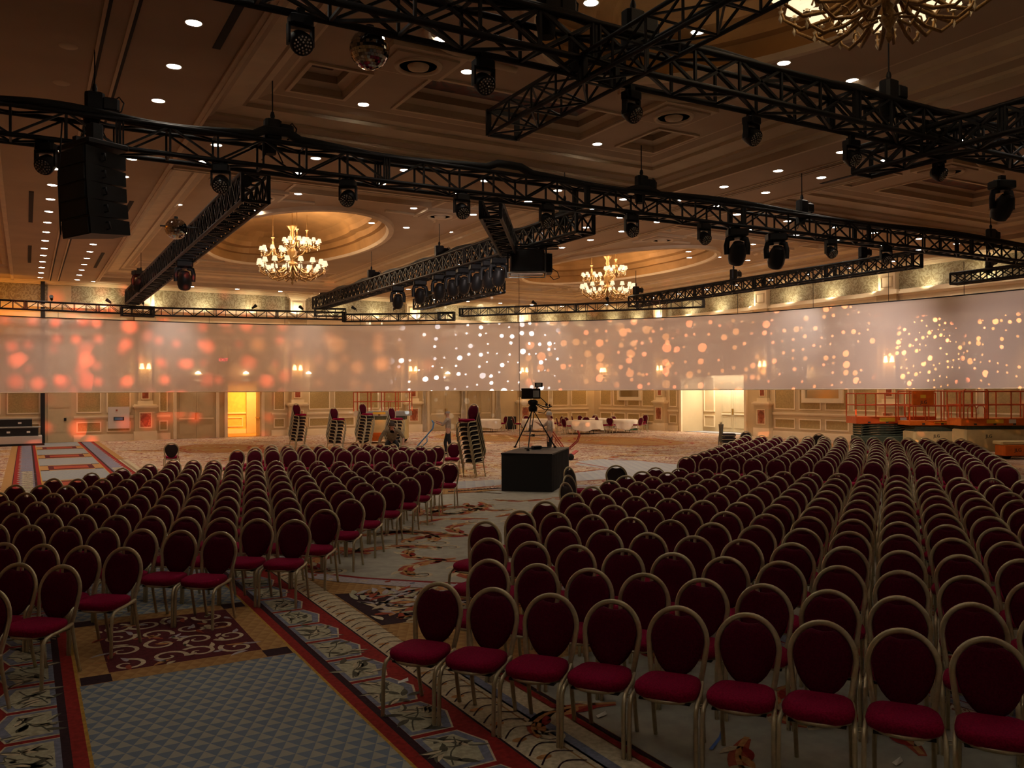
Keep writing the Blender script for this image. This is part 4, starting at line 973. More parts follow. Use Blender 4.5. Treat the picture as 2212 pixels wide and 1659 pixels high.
for k,(xa,xb) in enumerate(((992,1003),(1066,1078),(908,918))):
    s0,s1=ux(xa,RY1),ux(xb,RY1); n=28; m_=MB(); vs=[]
    for z in (.03,1.2,1.7,5.1):
        for i in range(n+1):
            t=i/n; w=(s1-s0)*(1 if z!=1.7 else .62); c=(s0+s1)/2
            vs.append((c+(t-.5)*w,RY1-.24-.045*math.sin(t*math.pi*9),z))
    m_.add(vs,[(j*(n+1)+i,j*(n+1)+i+1,(j+1)*(n+1)+i+1,(j+1)*(n+1)+i) for j in range(3) for i in range(n)],'curtain',None,True)
    o=tag(m_.obj('door_curtain'),('pale tied-back curtain between the two far pairs of doors','pale tied-back curtain right of the far pair of doors','pale tied-back curtain left of the far pair of doors')[k],'curtain','curtains at the far doors')
# ================================================================ TRUSSES AND RIG
def truss(a,b,w,h,label,zt=6.75,bay=.5,group='black box trusses',style='x',m='black_metal',name='truss'):
    """box truss from a to b (x, y), underside at zt-h"""
    ax,ay=a; bx,by=b; L_=math.hypot(bx-ax,by-ay); ang=math.atan2(by-ay,bx-ax)
    t=thing(name,label,'truss',(ax,ay,zt-h),ang,group)
    r=.042 if h>.36 else .027
    for yy in (-w/2,w/2):
        for zz in (0,h):
            m_=MB(); m_.tube([(0,yy,zz),(L_,yy,zz)],r,m,6,smooth=True); m_.obj('chord',t)
    m_=MB(); n=max(1,round(L_/bay)); br=r*.56
    for k in range(n+1):
        x=L_*k/n
        thick=(k%6==0)
        for yy in (-w/2,w/2): m_.bar((x,yy,0),(x,yy,h),br,m,4)
        for zz in (0,h): m_.bar((x,-w/2,zz),(x,w/2,zz),br,m,4)
        if thick:
            for dx in (-.05,.05):
                q=x+dx
                if 0<=q<=L_:
                    for yy in (-w/2,w/2): m_.box(q-.012,q+.012,yy-.03,yy+.03,0,h,m)
        if k<n:
            x2=L_*(k+1)/n
            for yy in (-w/2,w/2):
                if k%2==0 or style=='x': m_.bar((x,yy,0),(x2,yy,h),br,m,4)
                if k%2==1 or style=='x': m_.bar((x,yy,h),(x2,yy,0),br,m,4)
            m_.bar((x,-w/2,0) if k%2 else (x,w/2,0),(x2,w/2,0) if k%2 else (x2,-w/2,0),br,m,4)
            m_.bar((x,-w/2,h) if k%2 else (x,w/2,h),(x2,w/2,h) if k%2 else (x2,-w/2,h),br,m,4)
    m_.obj('bracing',t)
    for x in (0,L_):
        m_=MB()
        for yy in (-w/2,w/2): m_.box(x-.02,x+.02,yy-.035,yy+.035,-.02,h+.02,m)
        for zz in (0,h): m_.box(x-.02,x+.02,-w/2,w/2,zz-.03,zz+.03,m)
        m_.obj('end_frame',t)
    return t
VT1,VT2=15.0,8.25
truss((-3.2,VT1),(27.5,VT1),.45,.45,'longest black box truss crossing the whole hall at mid-height',6.78,.75,style='w')
truss((1.2,VT2),(18.5,VT2),.45,.45,'near black box truss crossing the upper right of the view',6.70,.75,style='x')
truss((5.75,4.6),(5.75,10.3),.45,.32,'short black truss laid across under the near truss at top centre',6.30,.6)
truss((12.1,3.2),(12.1,9.4),.45,.40,'short black truss crossing the near truss at far right',6.42,.6)
truss((3.9,16.9),(3.9,39.2),.5,.55,'black truss running away below the left mirror ball',6.72,.5)
truss((11.7,16.9),(11.7,38.5),.5,.5,'black truss running away to the middle with the row of moving heads',6.75,.5)
truss((16.1,29.2),(16.1,37.1),.5,.45,'short black truss hung behind the row of moving heads',6.75,.5)
truss((24.2,16.8),(24.2,31.2),.45,.45,'black truss running away at right in front of the right wall',6.72,.55)
truss((29.9,13.0),(29.9,19.3),.4,.38,'short black truss at the far right edge above the screen',6.7,.55)
truss((8.35,15.5),(11.1,19.6),.42,.38,'black truss set diagonally between the long truss and the projector',6.42,.45)
m_=MB(); m_.tube([(3.78,17.2+.5*k,6.62+.05*math.sin(k*1.3)) for k in range(43)],.13,'black_rubber',7); m_.tube([(3.98,17.2+.5*k,6.78+.04*math.sin(k*.9)) for k in range(43)],.08,'black_rubber',7)
tag(m_.obj('cable_loom'),'bundle of black cables and cloth packed along the left truss','cable')
m_=MB(); m_.tube([(11.6,17.2+.5*k,6.80+.05*math.sin(k*1.1)) for k in range(42)],.08,'black_rubber',7)
tag(m_.obj('cable_loom'),'bundle of black cables along the top of the middle truss','cable')
m_=MB(); m_.tube([(2.0+.7*k,VT2-.1,6.74+.05*math.sin(k*1.7)) for k in range(23)],.06,'black_rubber',7)
tag(m_.obj('cable_loom'),'bundle of black cables along the top of the near truss','cable')
# truss line carrying the projection screen
SP=[(-120,32.6),(0,33.8),(150,35.2),(300,36.5),(450,37.9),(600,39.0),(740,39.5),(850,39.5),(980,39.1),(1100,38.4),(1300,37.2),(1450,36.0),(1600,34.4),(1750,32.2),(1860,30.6),(2000,28.9),(2212,26.3),(2330,25.0)]
SPW=[dep(x,y) for x,y in SP]
def sp(x,off=0.):
    for i in range(len(SP)-1):
        if SP[i][0]<=x<=SP[i+1][0]:
            t=(x-SP[i][0])/(SP[i+1][0]-SP[i][0]); return dep(x,SP[i][1]+(SP[i+1][1]-SP[i][1])*t+off)
for x0,x1,z,lab,off in ((-115,332,6.12,'thin black truss over the left end of the screen',.0),(262,332,6.0,'short black stiffener truss doubled under the left screen truss',-.45),(325,747,6.10,'thin black truss over the left middle of the screen',.05),(680,747,6.22,'short black stiffener truss at the joint left of centre',-.45),(742,982,6.02,'thin black truss over the screen just left of centre',.05),(948,982,6.0,'short black stiffener truss at the joint near the centre',-.5),(996,1522,6.18,'thin black truss over the screen right of centre',-.2)):
    truss(sp(max(x0,-119),off),sp(x1,off),.3,.33,lab,z,.45,'thin screen trusses',style='w')
# the screen
Z0,Z1=2.45,5.51
t=thing('projection_screen','long pale fabric projection screen curving round the hall, spotted with projected dots','screen',(0,0,0))
mb=MB(); NS=90; P=[]
for i in range(NS+1):
    x=-119+(2329+119)*i/NS; a=sp(x); P.append(a)
vs=[];NZ=6
for j in range(NZ+1):
    for i,(x,y) in enumerate(P): vs.append((x,y,Z0+(Z1-Z0)*j/NZ))
mb.add(vs,[(j*(NS+1)+i,j*(NS+1)+i+1,(j+1)*(NS+1)+i+1,(j+1)*(NS+1)+i) for j in range(NZ) for i in range(NS)],'screen_fabric',None,True); mb.obj('fabric',t)
for z,n in ((Z0,'bottom_hem'),(Z1,'top_hem')):
    m_=MB(); m_.tube([(x,y,z) for x,y in P],.022,'curtain' if n=='bottom_hem' else 'black_matte',5); m_.obj(n,t)
m_=MB()
for i in range(3,NS,6): m_.bar((*P[i],Z1),(*P[i],Z1+(.35 if proj(*P[i])[0]<1530 else 1.1)),.008,'black_metal',4)
m_.obj('hanging_tie',t)

# ---------------- chain hoists
HO=MB()
HO.bevbox(-.17,.17,-.12,.12,.0,.42,.05,'black_metal'); HO.bevbox(.10,.42,-.13,.13,.10,.34,.05,'black_metal')
HM=HO.mesh('motor_body'); h2=MB(); h2.lathe([(.12,-.30),(.15,-.05),(.15,0)],'black_rubber',12,TR(-.05,.0,0)); HB=h2.mesh('chain_bag')
h3=MB(); h3.tube([(.3,0,.3),(.42,.05,.42),(.5,.0,.3),(.45,-.05,.12),(.3,0,.05)],.015,'black_rubber',5); HCb=h3.mesh('power_cable')
def hoist(x,y,z,lab,s=1.,top=7.9,rz=0.):
    t=thing('chain_hoist',lab,'hoist',(x,y,z),rz,'chain hoists lifting the trusses'); t.scale=(s,s,s)
    for n,me in (('motor_body',HM),('chain_bag',HB),('power_cable',HCb)):
        o=bpy.data.objects.new(n,me); COL.objects.link(o); o.parent=t
    m_=MB(); m_.bar((0,0,.4),(0,0,(top-z)/s),.014,'black_metal',4); m_.lathe([(.03,.42),(.05,.5),(.03,.58)],'black_metal',8); m_.obj('chain',t)
    m_=MB(); m_.tube([(-.22,-.02,-.45),(0,0,-.0),(.22,.02,-.45)],.016,'black_rubber',5); m_.obj('sling',t)
for px,lab in ((590,'long truss beside the top of the left truss'),(205,'long truss above the hanging speakers'),(1388,'long truss right of the middle'),(1735,'long truss on the right'),(2143,'long truss near the right end')):
    hoist(ux(px,VT1),VT1,6.86,'black chain hoist on the '+lab,.85,7.9)
for px,lab in ((1190,'near truss at top centre'),(1372,'near truss beside the crossing truss'),(1925,'near truss at upper right')):
    hoist(ux(px,VT2),VT2,6.74,'black chain hoist on the '+lab,.8)
for px,u_,lab in ((950,11.7,'middle truss above the row of moving heads'),(803,11.7,'middle truss near its far left end'),(1222,11.7,'middle truss near its near end'),(305,3.9,'left truss near its far end'),(918,16.1,'short hung truss, left end'),(1063,16.1,'short hung truss, right end'),(1375,24.2,'right-hand truss at its far end'),(1586,24.2,'right-hand truss at its middle'),(1866,24.2,'right-hand truss near its near end'),(2140,29.9,'short truss at the right edge')):
    hoist(u_,vx(px,u_),6.82,'black chain hoist on the '+lab,.85)
# ---------------- moving lights
def mk_wash():
    P_={}
    m_=MB(); m_.box(-.05,.05,-.04,.04,.0,.10,'black_metal'); m_.tube([(-.12,0,.02),(.12,0,.02)],.018,'black_metal',6); P_['clamp']=m_
    m_=MB(); m_.bevbox(-.15,.15,-.11,.11,-.13,.0,.03,'black_metal'); P_['base']=m_
    m_=MB(); m_.box(-.17,-.14,-.05,.05,-.38,-.11,'black_metal'); m_.box(.14,.17,-.05,.05,-.38,-.11,'black_metal'); m_.box(-.17,.17,-.05,.05,-.16,-.12,'black_metal'); P_['yoke']=m_
    T=TR(0,0,-.33)@RX(math.radians(125))
    m_=MB(); m_.lathe([(.09,-.14),(.13,-.10),(.145,0),(.15,.10),(.14,.12)],'black_metal',18,T); P_['head']=m_
    m_=MB(); m_.lathe([(.125,.118),(.128,.125),(.001,.128)],'lens',18,T)
    for rr_,n in ((.105,14),(.07,9),(.035,4)):
        for k in range(n):
            a=2*math.pi*k/n; m_.lathe([(.013,.126),(.011,.134),(.001,.137)],'facet_lens',6,T@TR(rr_*math.cos(a),rr_*math.sin(a),0))
    P_['lens']=m_
    return P_
mat('facet_lens',(.55,.5,.42),.15,.3)
def mk_spot():
    P_={}
    m_=MB(); m_.box(-.06,.06,-.05,.05,.0,.12,'black_metal'); m_.tube([(-.2,0,.0),(.2,0,.0)],.02,'black_metal',6); P_['clamp']=m_
    m_=MB(); m_.bevbox(-.24,.24,-.18,.18,-.17,.0,.04,'black_metal'); P_['base']=m_
    m_=MB(); 
    for s_ in (-1,1): m_.tube([(s_*.08,0,-.2),(s_*.22,0,-.24),(s_*.25,0,-.38),(s_*.24,0,-.60)],.045,'black_metal',8,r2=.07)
    m_.lathe([(.14,-.22),(.12,-.16)],'black_metal',14); P_['yoke']=m_
    T=TR(0,0,-.60)@RX(math.radians(35))
    m_=MB(); m_.lathe([(.08,-.26),(.17,-.22),(.205,-.10),(.205,.08),(.18,.18),(.13,.30)],'black_metal',18,T)
    for a in range(4): m_.box(-.19,.19,-.01,.01,-.12+.05*a,-.10+.05*a,'black_gloss',T)
    P_['head']=m_
    m_=MB(); m_.lathe([(.13,.30),(.12,.305),(.08,.325),(.001,.335)],'lens',18,T); P_['lens']=m_
    return P_
FX={'w':{k:v.mesh(k) for k,v in mk_wash().items()},'s':{k:v.mesh(k) for k,v in mk_spot().items()}}
def fixture(kind,x,y,z,rz,lab,s=1.,group=None):
    t=thing('wash_light' if kind=='w' else 'moving_head_light',lab,'stage light',(x,y,z),rz,group or ('small round wash lights under the trusses' if kind=='w' else 'large moving head lights under the trusses')); t.scale=(s,s,s)
    for n,me in FX[kind].items():
        o=bpy.data.objects.new(n,me); COL.objects.link(o); o.parent=t
    return t
cnt=['first','second','third','fourth','fifth','sixth','seventh','eighth','ninth']
for k,px in enumerate((100,478,753,999,1183,1366,1523,1797,1916)):
    fixture('w',ux(px,VT1-.2),VT1-.2,6.26,-YAW*.6+rr.uniform(-.3,.3),f'small round wash light under the long truss, {cnt[k]} from the left',.95)
for k,px in enumerate((1594,1679)):
    fixture('s',ux(px,VT1-.1),VT1-.1,6.26,-YAW,('large moving head under the long truss, left one of the pair','large moving head under the long truss, right one of the pair')[k],1.)
for px,z,lab in ((651,6.22,'far left one'),(1047,6.17,'left of the crossing truss'),(1367,6.17,'right of the crossing truss'),(1627,6.17,'right of the middle'),(1843,6.14,'beside the truss junction'),(2031,6.17,'right of the truss junction')):
    fixture('w',ux(px,VT2+.2),VT2+.2,z,-YAW+.5+rr.uniform(-.2,.2),'small round wash light under the near truss, '+lab,.78)
fixture('s',ux(2168,VT2+.35),VT2+.35,6.05,-YAW+.2,'large moving head at the right edge under the near truss',.80)
fixture('s',3.9,vx(399,3.9),6.15,-YAW+.4,'large moving head under the left truss',.95)
fixture('s',3.6,vx(300,3.6),6.9,.4,'large moving head lying over the far end of the left truss',.9)
for k,px in enumerate((860,908,950,979,1003,1031,1058,1078)):
    fixture('s',11.7,vx(px,11.7),6.22,-YAW+rr.uniform(-.4,.4),f'large moving head under the middle truss, {cnt[k]} from the left',.92)
# small uplights clamped on the screen trusses
m_=MB(); m_.lathe([(.05,-.12),(.06,.0),(.08,.10)],'black_metal',10,TR(.12,0,.16)@RY(1.0)); UB=m_.mesh('lamp_body'); m_=MB(); m_.tube([(0,0,0),(0,0,.12),(.1,0,.16)],.015,'black_metal',5); UA=m_.mesh('arm')
for k,px in enumerate((112,240,310,545,655,770,850,1160,1315,1432,1505)):
    a,b=sp(px,-.1); z=6.14 if px<1000 else 6.2
    t=thing('clamp_light',f'tiny black clamp light standing on the screen truss, {ORD[k]} from the left','stage light',(a,b,z),rr.uniform(0,6),'clamp lights on the screen trusses')
    for n,me in (('arm',UA),('lamp_body',UB)): o=bpy.data.objects.new(n,me); COL.objects.link(o); o.parent=t
# projector in its cage
x_,y_=11.95,vx(1143,11.95); x_,y_=dep(1143,22.6)
t=thing('projector','large black projector in a rigging cage under the diagonal truss','projector',(x_,y_,5.55),-YAW)
m_=MB(); m_.bevbox(-.50,.40,-.45,.45,.0,.58,.04,'black_gloss'); m_.obj('body',t)
m_=MB(); m_.lathe([(.13,.0),(.12,.16),(.08,.17)],'lens',16,TR(-.1,.45,.3)@RX(-math.pi/2)); m_.obj('lens',t)
m_=MB()
for z in (-.03,.64):
    for a,b in (((-.55,-.5),(.45,-.5)),((.45,-.5),(.45,.5)),((.45,.5),(-.55,.5)),((-.55,.5),(-.55,-.5))): m_.bar((*a,z),(*b,z),.02,'lift_grey' if z<0 else 'black_metal',5)
for a in ((-.55,-.5),(.45,-.5),(.45,.5),(-.55,.5)): m_.bar((*a,-.03),(*a,.64),.02,'black_metal',5)
for z in (.68,.74): 
    m_.bar((-.8,-.3,z),(.75,-.3,z),.02,'black_metal',5); m_.bar((-.7,.3,z),(.8,.3,z+.03),.02,'black_metal',5)
m_.obj('cage',t)
m_=MB(); m_.bevbox(.45,.62,-.3,.3,.0,.5,.03,'black_metal'); m_.tube([(.6,-.3,.1),(.75,-.32,.0),(.8,-.3,-.15),(.65,-.3,-.2),(.55,-.3,-.1)],.012,'black_rubber',5); m_.obj('cable_box',t)
m_=MB(); m_.bar((0,0,.7),(0,0,1.0),.03,'black_metal',6); m_.obj('hanger',t)
x_,y_=dep(1122,22.3); simple('plumb_line',lambda m:m.bar((0,0,.95),(0,0,5.5),.006,'black_matte',4),'thin dark line hanging from the projector down to the camera riser','cable',None,(x_,y_,0))
# mirror balls
def ball(px,py,R,Y,lab,top):
    x,y=dep(px,Y); z=H+(hz(px)-py)*Y/F
    t=thing('mirror_ball',lab,'mirror ball',(x,y,z),0,'mirror balls')
    m_=MB(); n=20; 
    for i in range(n):
        a0=-math.pi/2+math.pi*i/n; a1=a0+math.pi/n*.94; c=max(6,int(2*n*math.cos((a0+a1)/2)))
        for k in range(c):
            b0=2*math.pi*k/c; b1=b0+2*math.pi/c*.95; jx=rr.uniform(-.006,.006)
            m_.add([(R*(1+jx)*math.cos(a)*math.cos(b),R*(1+jx)*math.cos(a)*math.sin(b),R*math.sin(a)) for a,b in ((a0,b0),(a0,b1),(a1,b1),(a1,b0))],[(0,1,2,3)],'mirror_tiles')
    m_.lathe([(R*.985*math.cos(-math.pi/2+math.pi*i/12)+.0005,R*.985*math.sin(-math.pi/2+math.pi*i/12)) for i in range(13)],'facet_grout',24,cap=False)
    m_.obj('mirror_sphere',t)
    m_=MB(); m_.bar((0,0,R),(0,0,top-z),.008,'black_metal',4); m_.lathe([(.05,R-.01),(.05,R+.04)],'black_metal',10); m_.obj('hanger',t)
ball(801,105,.215,9.15,'large mirror ball hanging under the near truss at top left',6.25)
ball(381,494,.255,20.5,'small-looking mirror ball hanging beside the left truss',6.45)
x_,y_=dep(381,20.5); simple('rigging_pipe',lambda m:m.tube([(-.35,.1,0),(.55,-.0,0)],.02,'black_metal',5),'short horizontal pipe holding the left mirror ball','pipe',None,(x_,y_,6.45))
# hung loudspeaker column
x_,y_=dep(205,12.35)
t=thing('speaker_array','column of five black loudspeaker cabinets hanging at upper left','loudspeaker',(x_,y_,5.93),-YAW-.62)
zz=0.; 
for k in range(5):
    tilt=.03+.035*k; T=TR(0,.004*k*k,-.13-.240*k)@RX(tilt*.5)@Matrix.Diagonal((1.08,1.35,1,1))
    m_=MB(); m_.add([(-.36,-.25,-.125),(.36,-.25,-.125),(.22,.25,-.10),(-.22,.25,-.10),(-.36,-.25,.125),(.36,-.25,.125),(.22,.25,.10),(-.22,.25,.10)],[(0,3,2,1),(4,5,6,7),(0,1,5,4),(1,2,6,5),(2,3,7,6),(3,0,4,7)],'black_metal',T)
    c=m_.obj('cabinet',t)
    m_=MB(); m_.box(-.33,.33,-.265,-.25,-.105,.105,'black_matte',T); m_.obj('grille',c)
    m_=MB()
    for s_ in (-1,1):
        m_.tube([(s_*.31,-.05,-.05),(s_*.39,-.05,-.05),(s_*.37,-.05,.05),(s_*.30,-.05,.05)],.012,'black_metal',5,T)
    m_.obj('handle',c)
m_=MB(); m_.bevbox(-.42,.42,-.34,.30,.02,.10,.03,'black_metal'); m_.box(-.05,.05,-.3,.3,.08,.18,'black_metal'); m_.obj('rigging_frame',t)
m_=MB(); m_.bar((0,0,.15),(0,0,.45),.03,'black_metal',5); m_.bevbox(-.09,.09,-.09,.09,.12,.42,.02,'black_metal'); m_.tube([(-.3,0,.1),(-.3,0,.45)],.01,'black_rubber',4); m_.obj('hanger',t)
simple('speaker_cable',lambda m:m.tube([(0,0,6.3),(-.05,0,5.5),(-.02,.05,4.7)],.012,'black_rubber',5),'thin cable hanging left of the black loudspeaker column','cable',None,(x_-.42,y_-.1,0))
# dark cloth-wrapped cables on top of the long truss
m_=MB()
pts=[(ux(px,VT1),VT1-.12,6.84+.05*math.sin(px*.013)+(.10 if 560<px<640 or 1360<px<1420 or 1050<px<1130 else 0)) for px in range(-30,2260,25)]
m_.tube(pts,.11,'black_rubber',8,r2=.075); tag(m_.obj('cable_bundle'),'thick black cable bundle lying along the top of the long truss','cable')
# ---------------------------------------------------------------- chandeliers
def shade_part(t,x,y,z,s=1.):
    m_=MB(); m_.lathe([(.10*s,0),(.062*s,.15*s)],'shade_glass',14,TR(x,y,z),cap=False); m_.lathe([(.099*s,0.001),(.061*s,.149*s)],'shade_glass',14,TR(x,y,z),cap=False); return m_.obj('lamp_shade',t)
def chandelier(x,y,z,lab,power):
    t=thing('chandelier',lab,'chandelier',(x,y,z),rr.uniform(0,1),'gilt chandeliers')
    # z = bottom tip; lower crown radius 1.3
    m_=MB(); m_.lathe([(.01,0),(.05,.08),(.02,.15),(.11,.30),(.05,.42),(.17,.62),(.28,.75),(.20,.88),(.10,.95),(.16,1.15),(.22,1.35),(.12,1.5),(.07,1.9),(.1,2.0),(.07,2.15),(.18,2.3),(.22,2.36),(.1,2.38)],'chand_gold',18); m_.obj('stem',t)
    arms=MB(); cr=MB(); sh=[]
    def ring(cx,cy,zz,R,n,ph,s=1.,m0=.12,drop=.38):
        for k in range(n):
            a=ph+2*math.pi*k/n; c,s_=math.cos(a),math.sin(a)
            P_=[(cx+c*R*f,cy+s_*R*f,zz+dz) for f,dz in ((m0,.05),(.3,-.12),(.55,-drop*.85),(.8,-drop),(.97,-drop*.6),(1.0,-.10),(1.0,.0))]
            arms.tube(P_,[.03*s,.028*s,.026*s,.024*s,.02*s,.016*s,.014*s],'chand_gold',6)
            arms.tube([(cx+c*R*f,cy+s_*R*f,zz+dz) for f,dz in ((.55,-drop*.85),(.62,-drop*.5),(.70,-drop*.45),(.72,-drop*.65))],.012*s,'chand_gold',5)
            cr.lathe([(.055*s,.0),(.03*s,.02),(.02*s,.05)],'chand_crystal',8,TR(cx+c*R,cy+s_*R,zz-.03))
            cr.lathe([(.001,-.14*s),(.028*s,-.09*s),(.012*s,-.04*s),(.03*s,-.0)],'chand_crystal',7,TR(cx+c*R,cy+s_*R,zz-.10))
            sh.append((cx+c*R,cy+s_*R,zz+.05,s))
    ring(0,0,.75,1.28,16,.1,1.15); ring(0,0,.52,.95,12,.3,1.0,.15,.30)
    for q,(a,zz,R) in enumerate(((.2,1.75,.50),(2.3,1.35,.45),(4.4,1.55,.48))):
        cx,cy=.78*math.cos(a),.78*math.sin(a); ring(cx,cy,zz,R,8,q,.95,.1,.22)
        arms.lathe([(.02,-.35),(.09,-.2),(.05,-.05),(.11,.1),(.05,.25),(.03,.4)],'chand_gold',12,TR(cx,cy,zz)); arms.bar((cx,cy,zz+.3),(cx,cy,3.0-(z-6.6)),.012,'chand_gold',5); arms.tube([(cx*.2,cy*.2,1.1),(cx*.7,cy*.7,zz-.45),(cx,cy,zz-.2)],.025,'chand_gold',6)
        arms.lathe([(.08,.55),(.03,.5),(.02,.4)],'chand_gold',10,TR(cx,cy,zz))
    for k in range(8):
        a=k*math.pi/4; arms.tube([(.18*math.cos(a),.18*math.sin(a),.7),(.42*math.cos(a),.42*math.sin(a),.45),(.30*math.cos(a),.30*math.sin(a),.25),(.12*math.cos(a),.12*math.sin(a),.3)],.02,'chand_gold',5)
        for f in (.5,.85): leafm=[( .9*f*math.cos(a)+.05*math.cos(b),.9*f*math.sin(a)+.05*math.sin(b)) for b in (0,2,4)]; 
    arms.bar((0,0,2.3),(0,0,9.84-z),.02,'chand_gold',6)
    arms.lathe([(.12,9.72-z),(.05,9.6-z)],'chand_gold',12)
    arms.obj('arms',t); cr.obj('crystal_drops',t)
    for (a,b,c,s) in sh: shade_part(t,a,b,c,s)
    ca,sa=math.cos(t.rotation_euler.z),math.sin(t.rotation_euler.z)
    lamp('chandelier_light','POINT',(x,y,z+.95),power,WARM,shadow_soft_size=.9)
    for a in (.2,2.3,4.4):
        a+=t.rotation_euler.z; lamp('chandelier_light','POINT',(x+.8*math.cos(a),y+.8*math.sin(a),z+1.85),power*.35,WARM,shadow_soft_size=.35)
chandelier(9.2,33.7,6.68,'gilt chandelier with lit shades in the far left ceiling dome',380)
chandelier(24.85,34.0,6.68,'gilt chandelier with lit shades in the far right ceiling dome',380)
chandelier(9.2,6.75,6.70,'gilt chandelier with lit shades cut off by the top right of the picture',46)
# ================================================================ THINGS ON THE FLOOR
# camera riser
fl=uv(1081.3,1061.4,0); fr_=uv(1192,1064,0); ang=math.atan2(fr_[1]-fl[1],fr_[0]-fl[0]); Wd=math.hypot(fr_[0]-fl[0],fr_[1]-fl[1])
t=thing('camera_riser','black draped platform carrying the broadcast camera in the aisle','platform',(fl[0],fl[1],0),ang)
m_=MB(); m_.box(0,Wd,0,2.5,.90,.93,'black_metal'); m_.box(.0,Wd,1.24,1.245,.93,.932,'black_rubber'); m_.obj('deck',t)
m_=MB(); m_.box(.01,Wd-.01,.01,2.49,.01,.90,'black_matte')
for k in range(22): m_.box(Wd-.01,Wd+.004,.05+.11*k,.09+.11*k,.01,.90,'black_matte')
m_.obj('skirt',t)
# tripod + camera
f1,f2,f3=[uv(x,y,.93) for x,y in ((1112,967),(1198,967),(1140,973.5))]
cx_,cy_=(f1[0]+f2[0])/2,(f1[1]+f2[1])/2-.05
cx_,cy_=dep(1151,cx_*S+cy_*C_)
t=thing('camera_tripod','black heavy tripod standing on the riser','tripod',(cx_,cy_,.93))
hd=(0,0,1.02)
for f in (f1,f2,f3):
    p=(f[0]-cx_,f[1]-cy_,0.02); m_=MB(); q=Vector(hd); e=Vector(p); side=Vector((0,0,1)).cross(e-q).normalized()*.035
    m_.bar(q+side,e.lerp(q,.45)+side,.013,'black_metal',5); m_.bar(q-side,e.lerp(q,.45)-side,.013,'black_metal',5); m_.bar(e.lerp(q,.6),e,.018,'black_metal',6); m_.lathe([(.04,0),(.04,.04)],'black_rubber',8,TR(*e)@TR(0,0,-.02)); m_.obj('leg',t)
m_=MB()
mids=[Vector((f[0]-cx_,f[1]-cy_,0.02)).lerp(Vector(hd),.32) for f in (f1,f2,f3)]
for p in mids: m_.bar(p,(0,0,.33),.012,'black_metal',4)
m_.lathe([(.05,.30),(.05,.36)],'black_metal',10); m_.obj('spreader',t)
m_=MB(); m_.lathe([(.10,.96),(.12,1.02),(.12,1.08),(.08,1.12),(.13,1.18),(.13,1.24),(.07,1.28)],'black_metal',14); m_.obj('fluid_head',t)
m_=MB(); m_.tube([(.08,0,1.18),(.25,-.08,1.10),(.42,-.12,1.06),(.5,-.14,1.1)],.014,'black_metal',6); m_.tube([(-.02,-.1,1.18),(.2,-.25,1.02),(.42,-.22,1.0)],.012,'black_metal',6); m_.obj('pan_handle',t)
RC_=RZ(-YAW)
t=thing('broadcast_camera','black broadcast camera with boxy lens on the tripod','camera',(cx_,cy_,2.23),-YAW)
m_=MB(); m_.bevbox(-.02,.20,-.08,.08,.0,.27,.02,'black_metal'); m_.box(.0,.16,-.09,-.08,.04,.22,'lift_grey'); m_.obj('body',t)
m_=MB(); m_.bevbox(-.31,-.02,-.13,.13,.0,.28,.02,'black_gloss'); m_.lathe([(.10,0),(.10,.02)],'lens',14,TR(-.32,0,.14)@RY(-math.pi/2)); m_.obj('lens',t)
m_=MB(); m_.bevbox(.05,.26,-.07,.07,.31,.43,.015,'black_metal'); m_.box(.09,.22,-.08,-.07,.33,.41,'lift_grey'); m_.bar((.1,0,.27),(.12,0,.32),.02,'black_metal',5); m_.obj('viewfinder',t)
m_=MB(); m_.tube([(.18,.02,.05),(.34,.0,-.1),(.40,-.05,-.25),(.30,-.08,-.38),(.14,-.05,-.36)],.012,'black_rubber',5); m_.lathe([(.035,-.03),(.035,.03)],'black_metal',8,TR(.36,0,-.16)@RX(1.2)); m_.lathe([(.03,-.03),(.03,.03)],'black_metal',8,TR(.44,0,-.18)@RX(1.2)); m_.obj('zoom_control',t)
simple('floor_cable',lambda m:m.tube([(-.5,-.1,.02),(-.3,-.2,.03),(-.1,-.1,.02),(.1,-.25,.03),(.3,-.1,.02),(.15,.05,.02),(-.1,.1,.03)],.013,'black_rubber',5),'loops of black cable lying on the riser under the tripod','cable',None,(cx_,cy_-.3,.932))
simple('junction_box',lambda m:m.bevbox(-.12,.12,-.09,.09,0,.08,.02,'black_metal'),'small black box on the riser between the tripod legs','box',None,(cx_-.15,cy_-.42,.932))

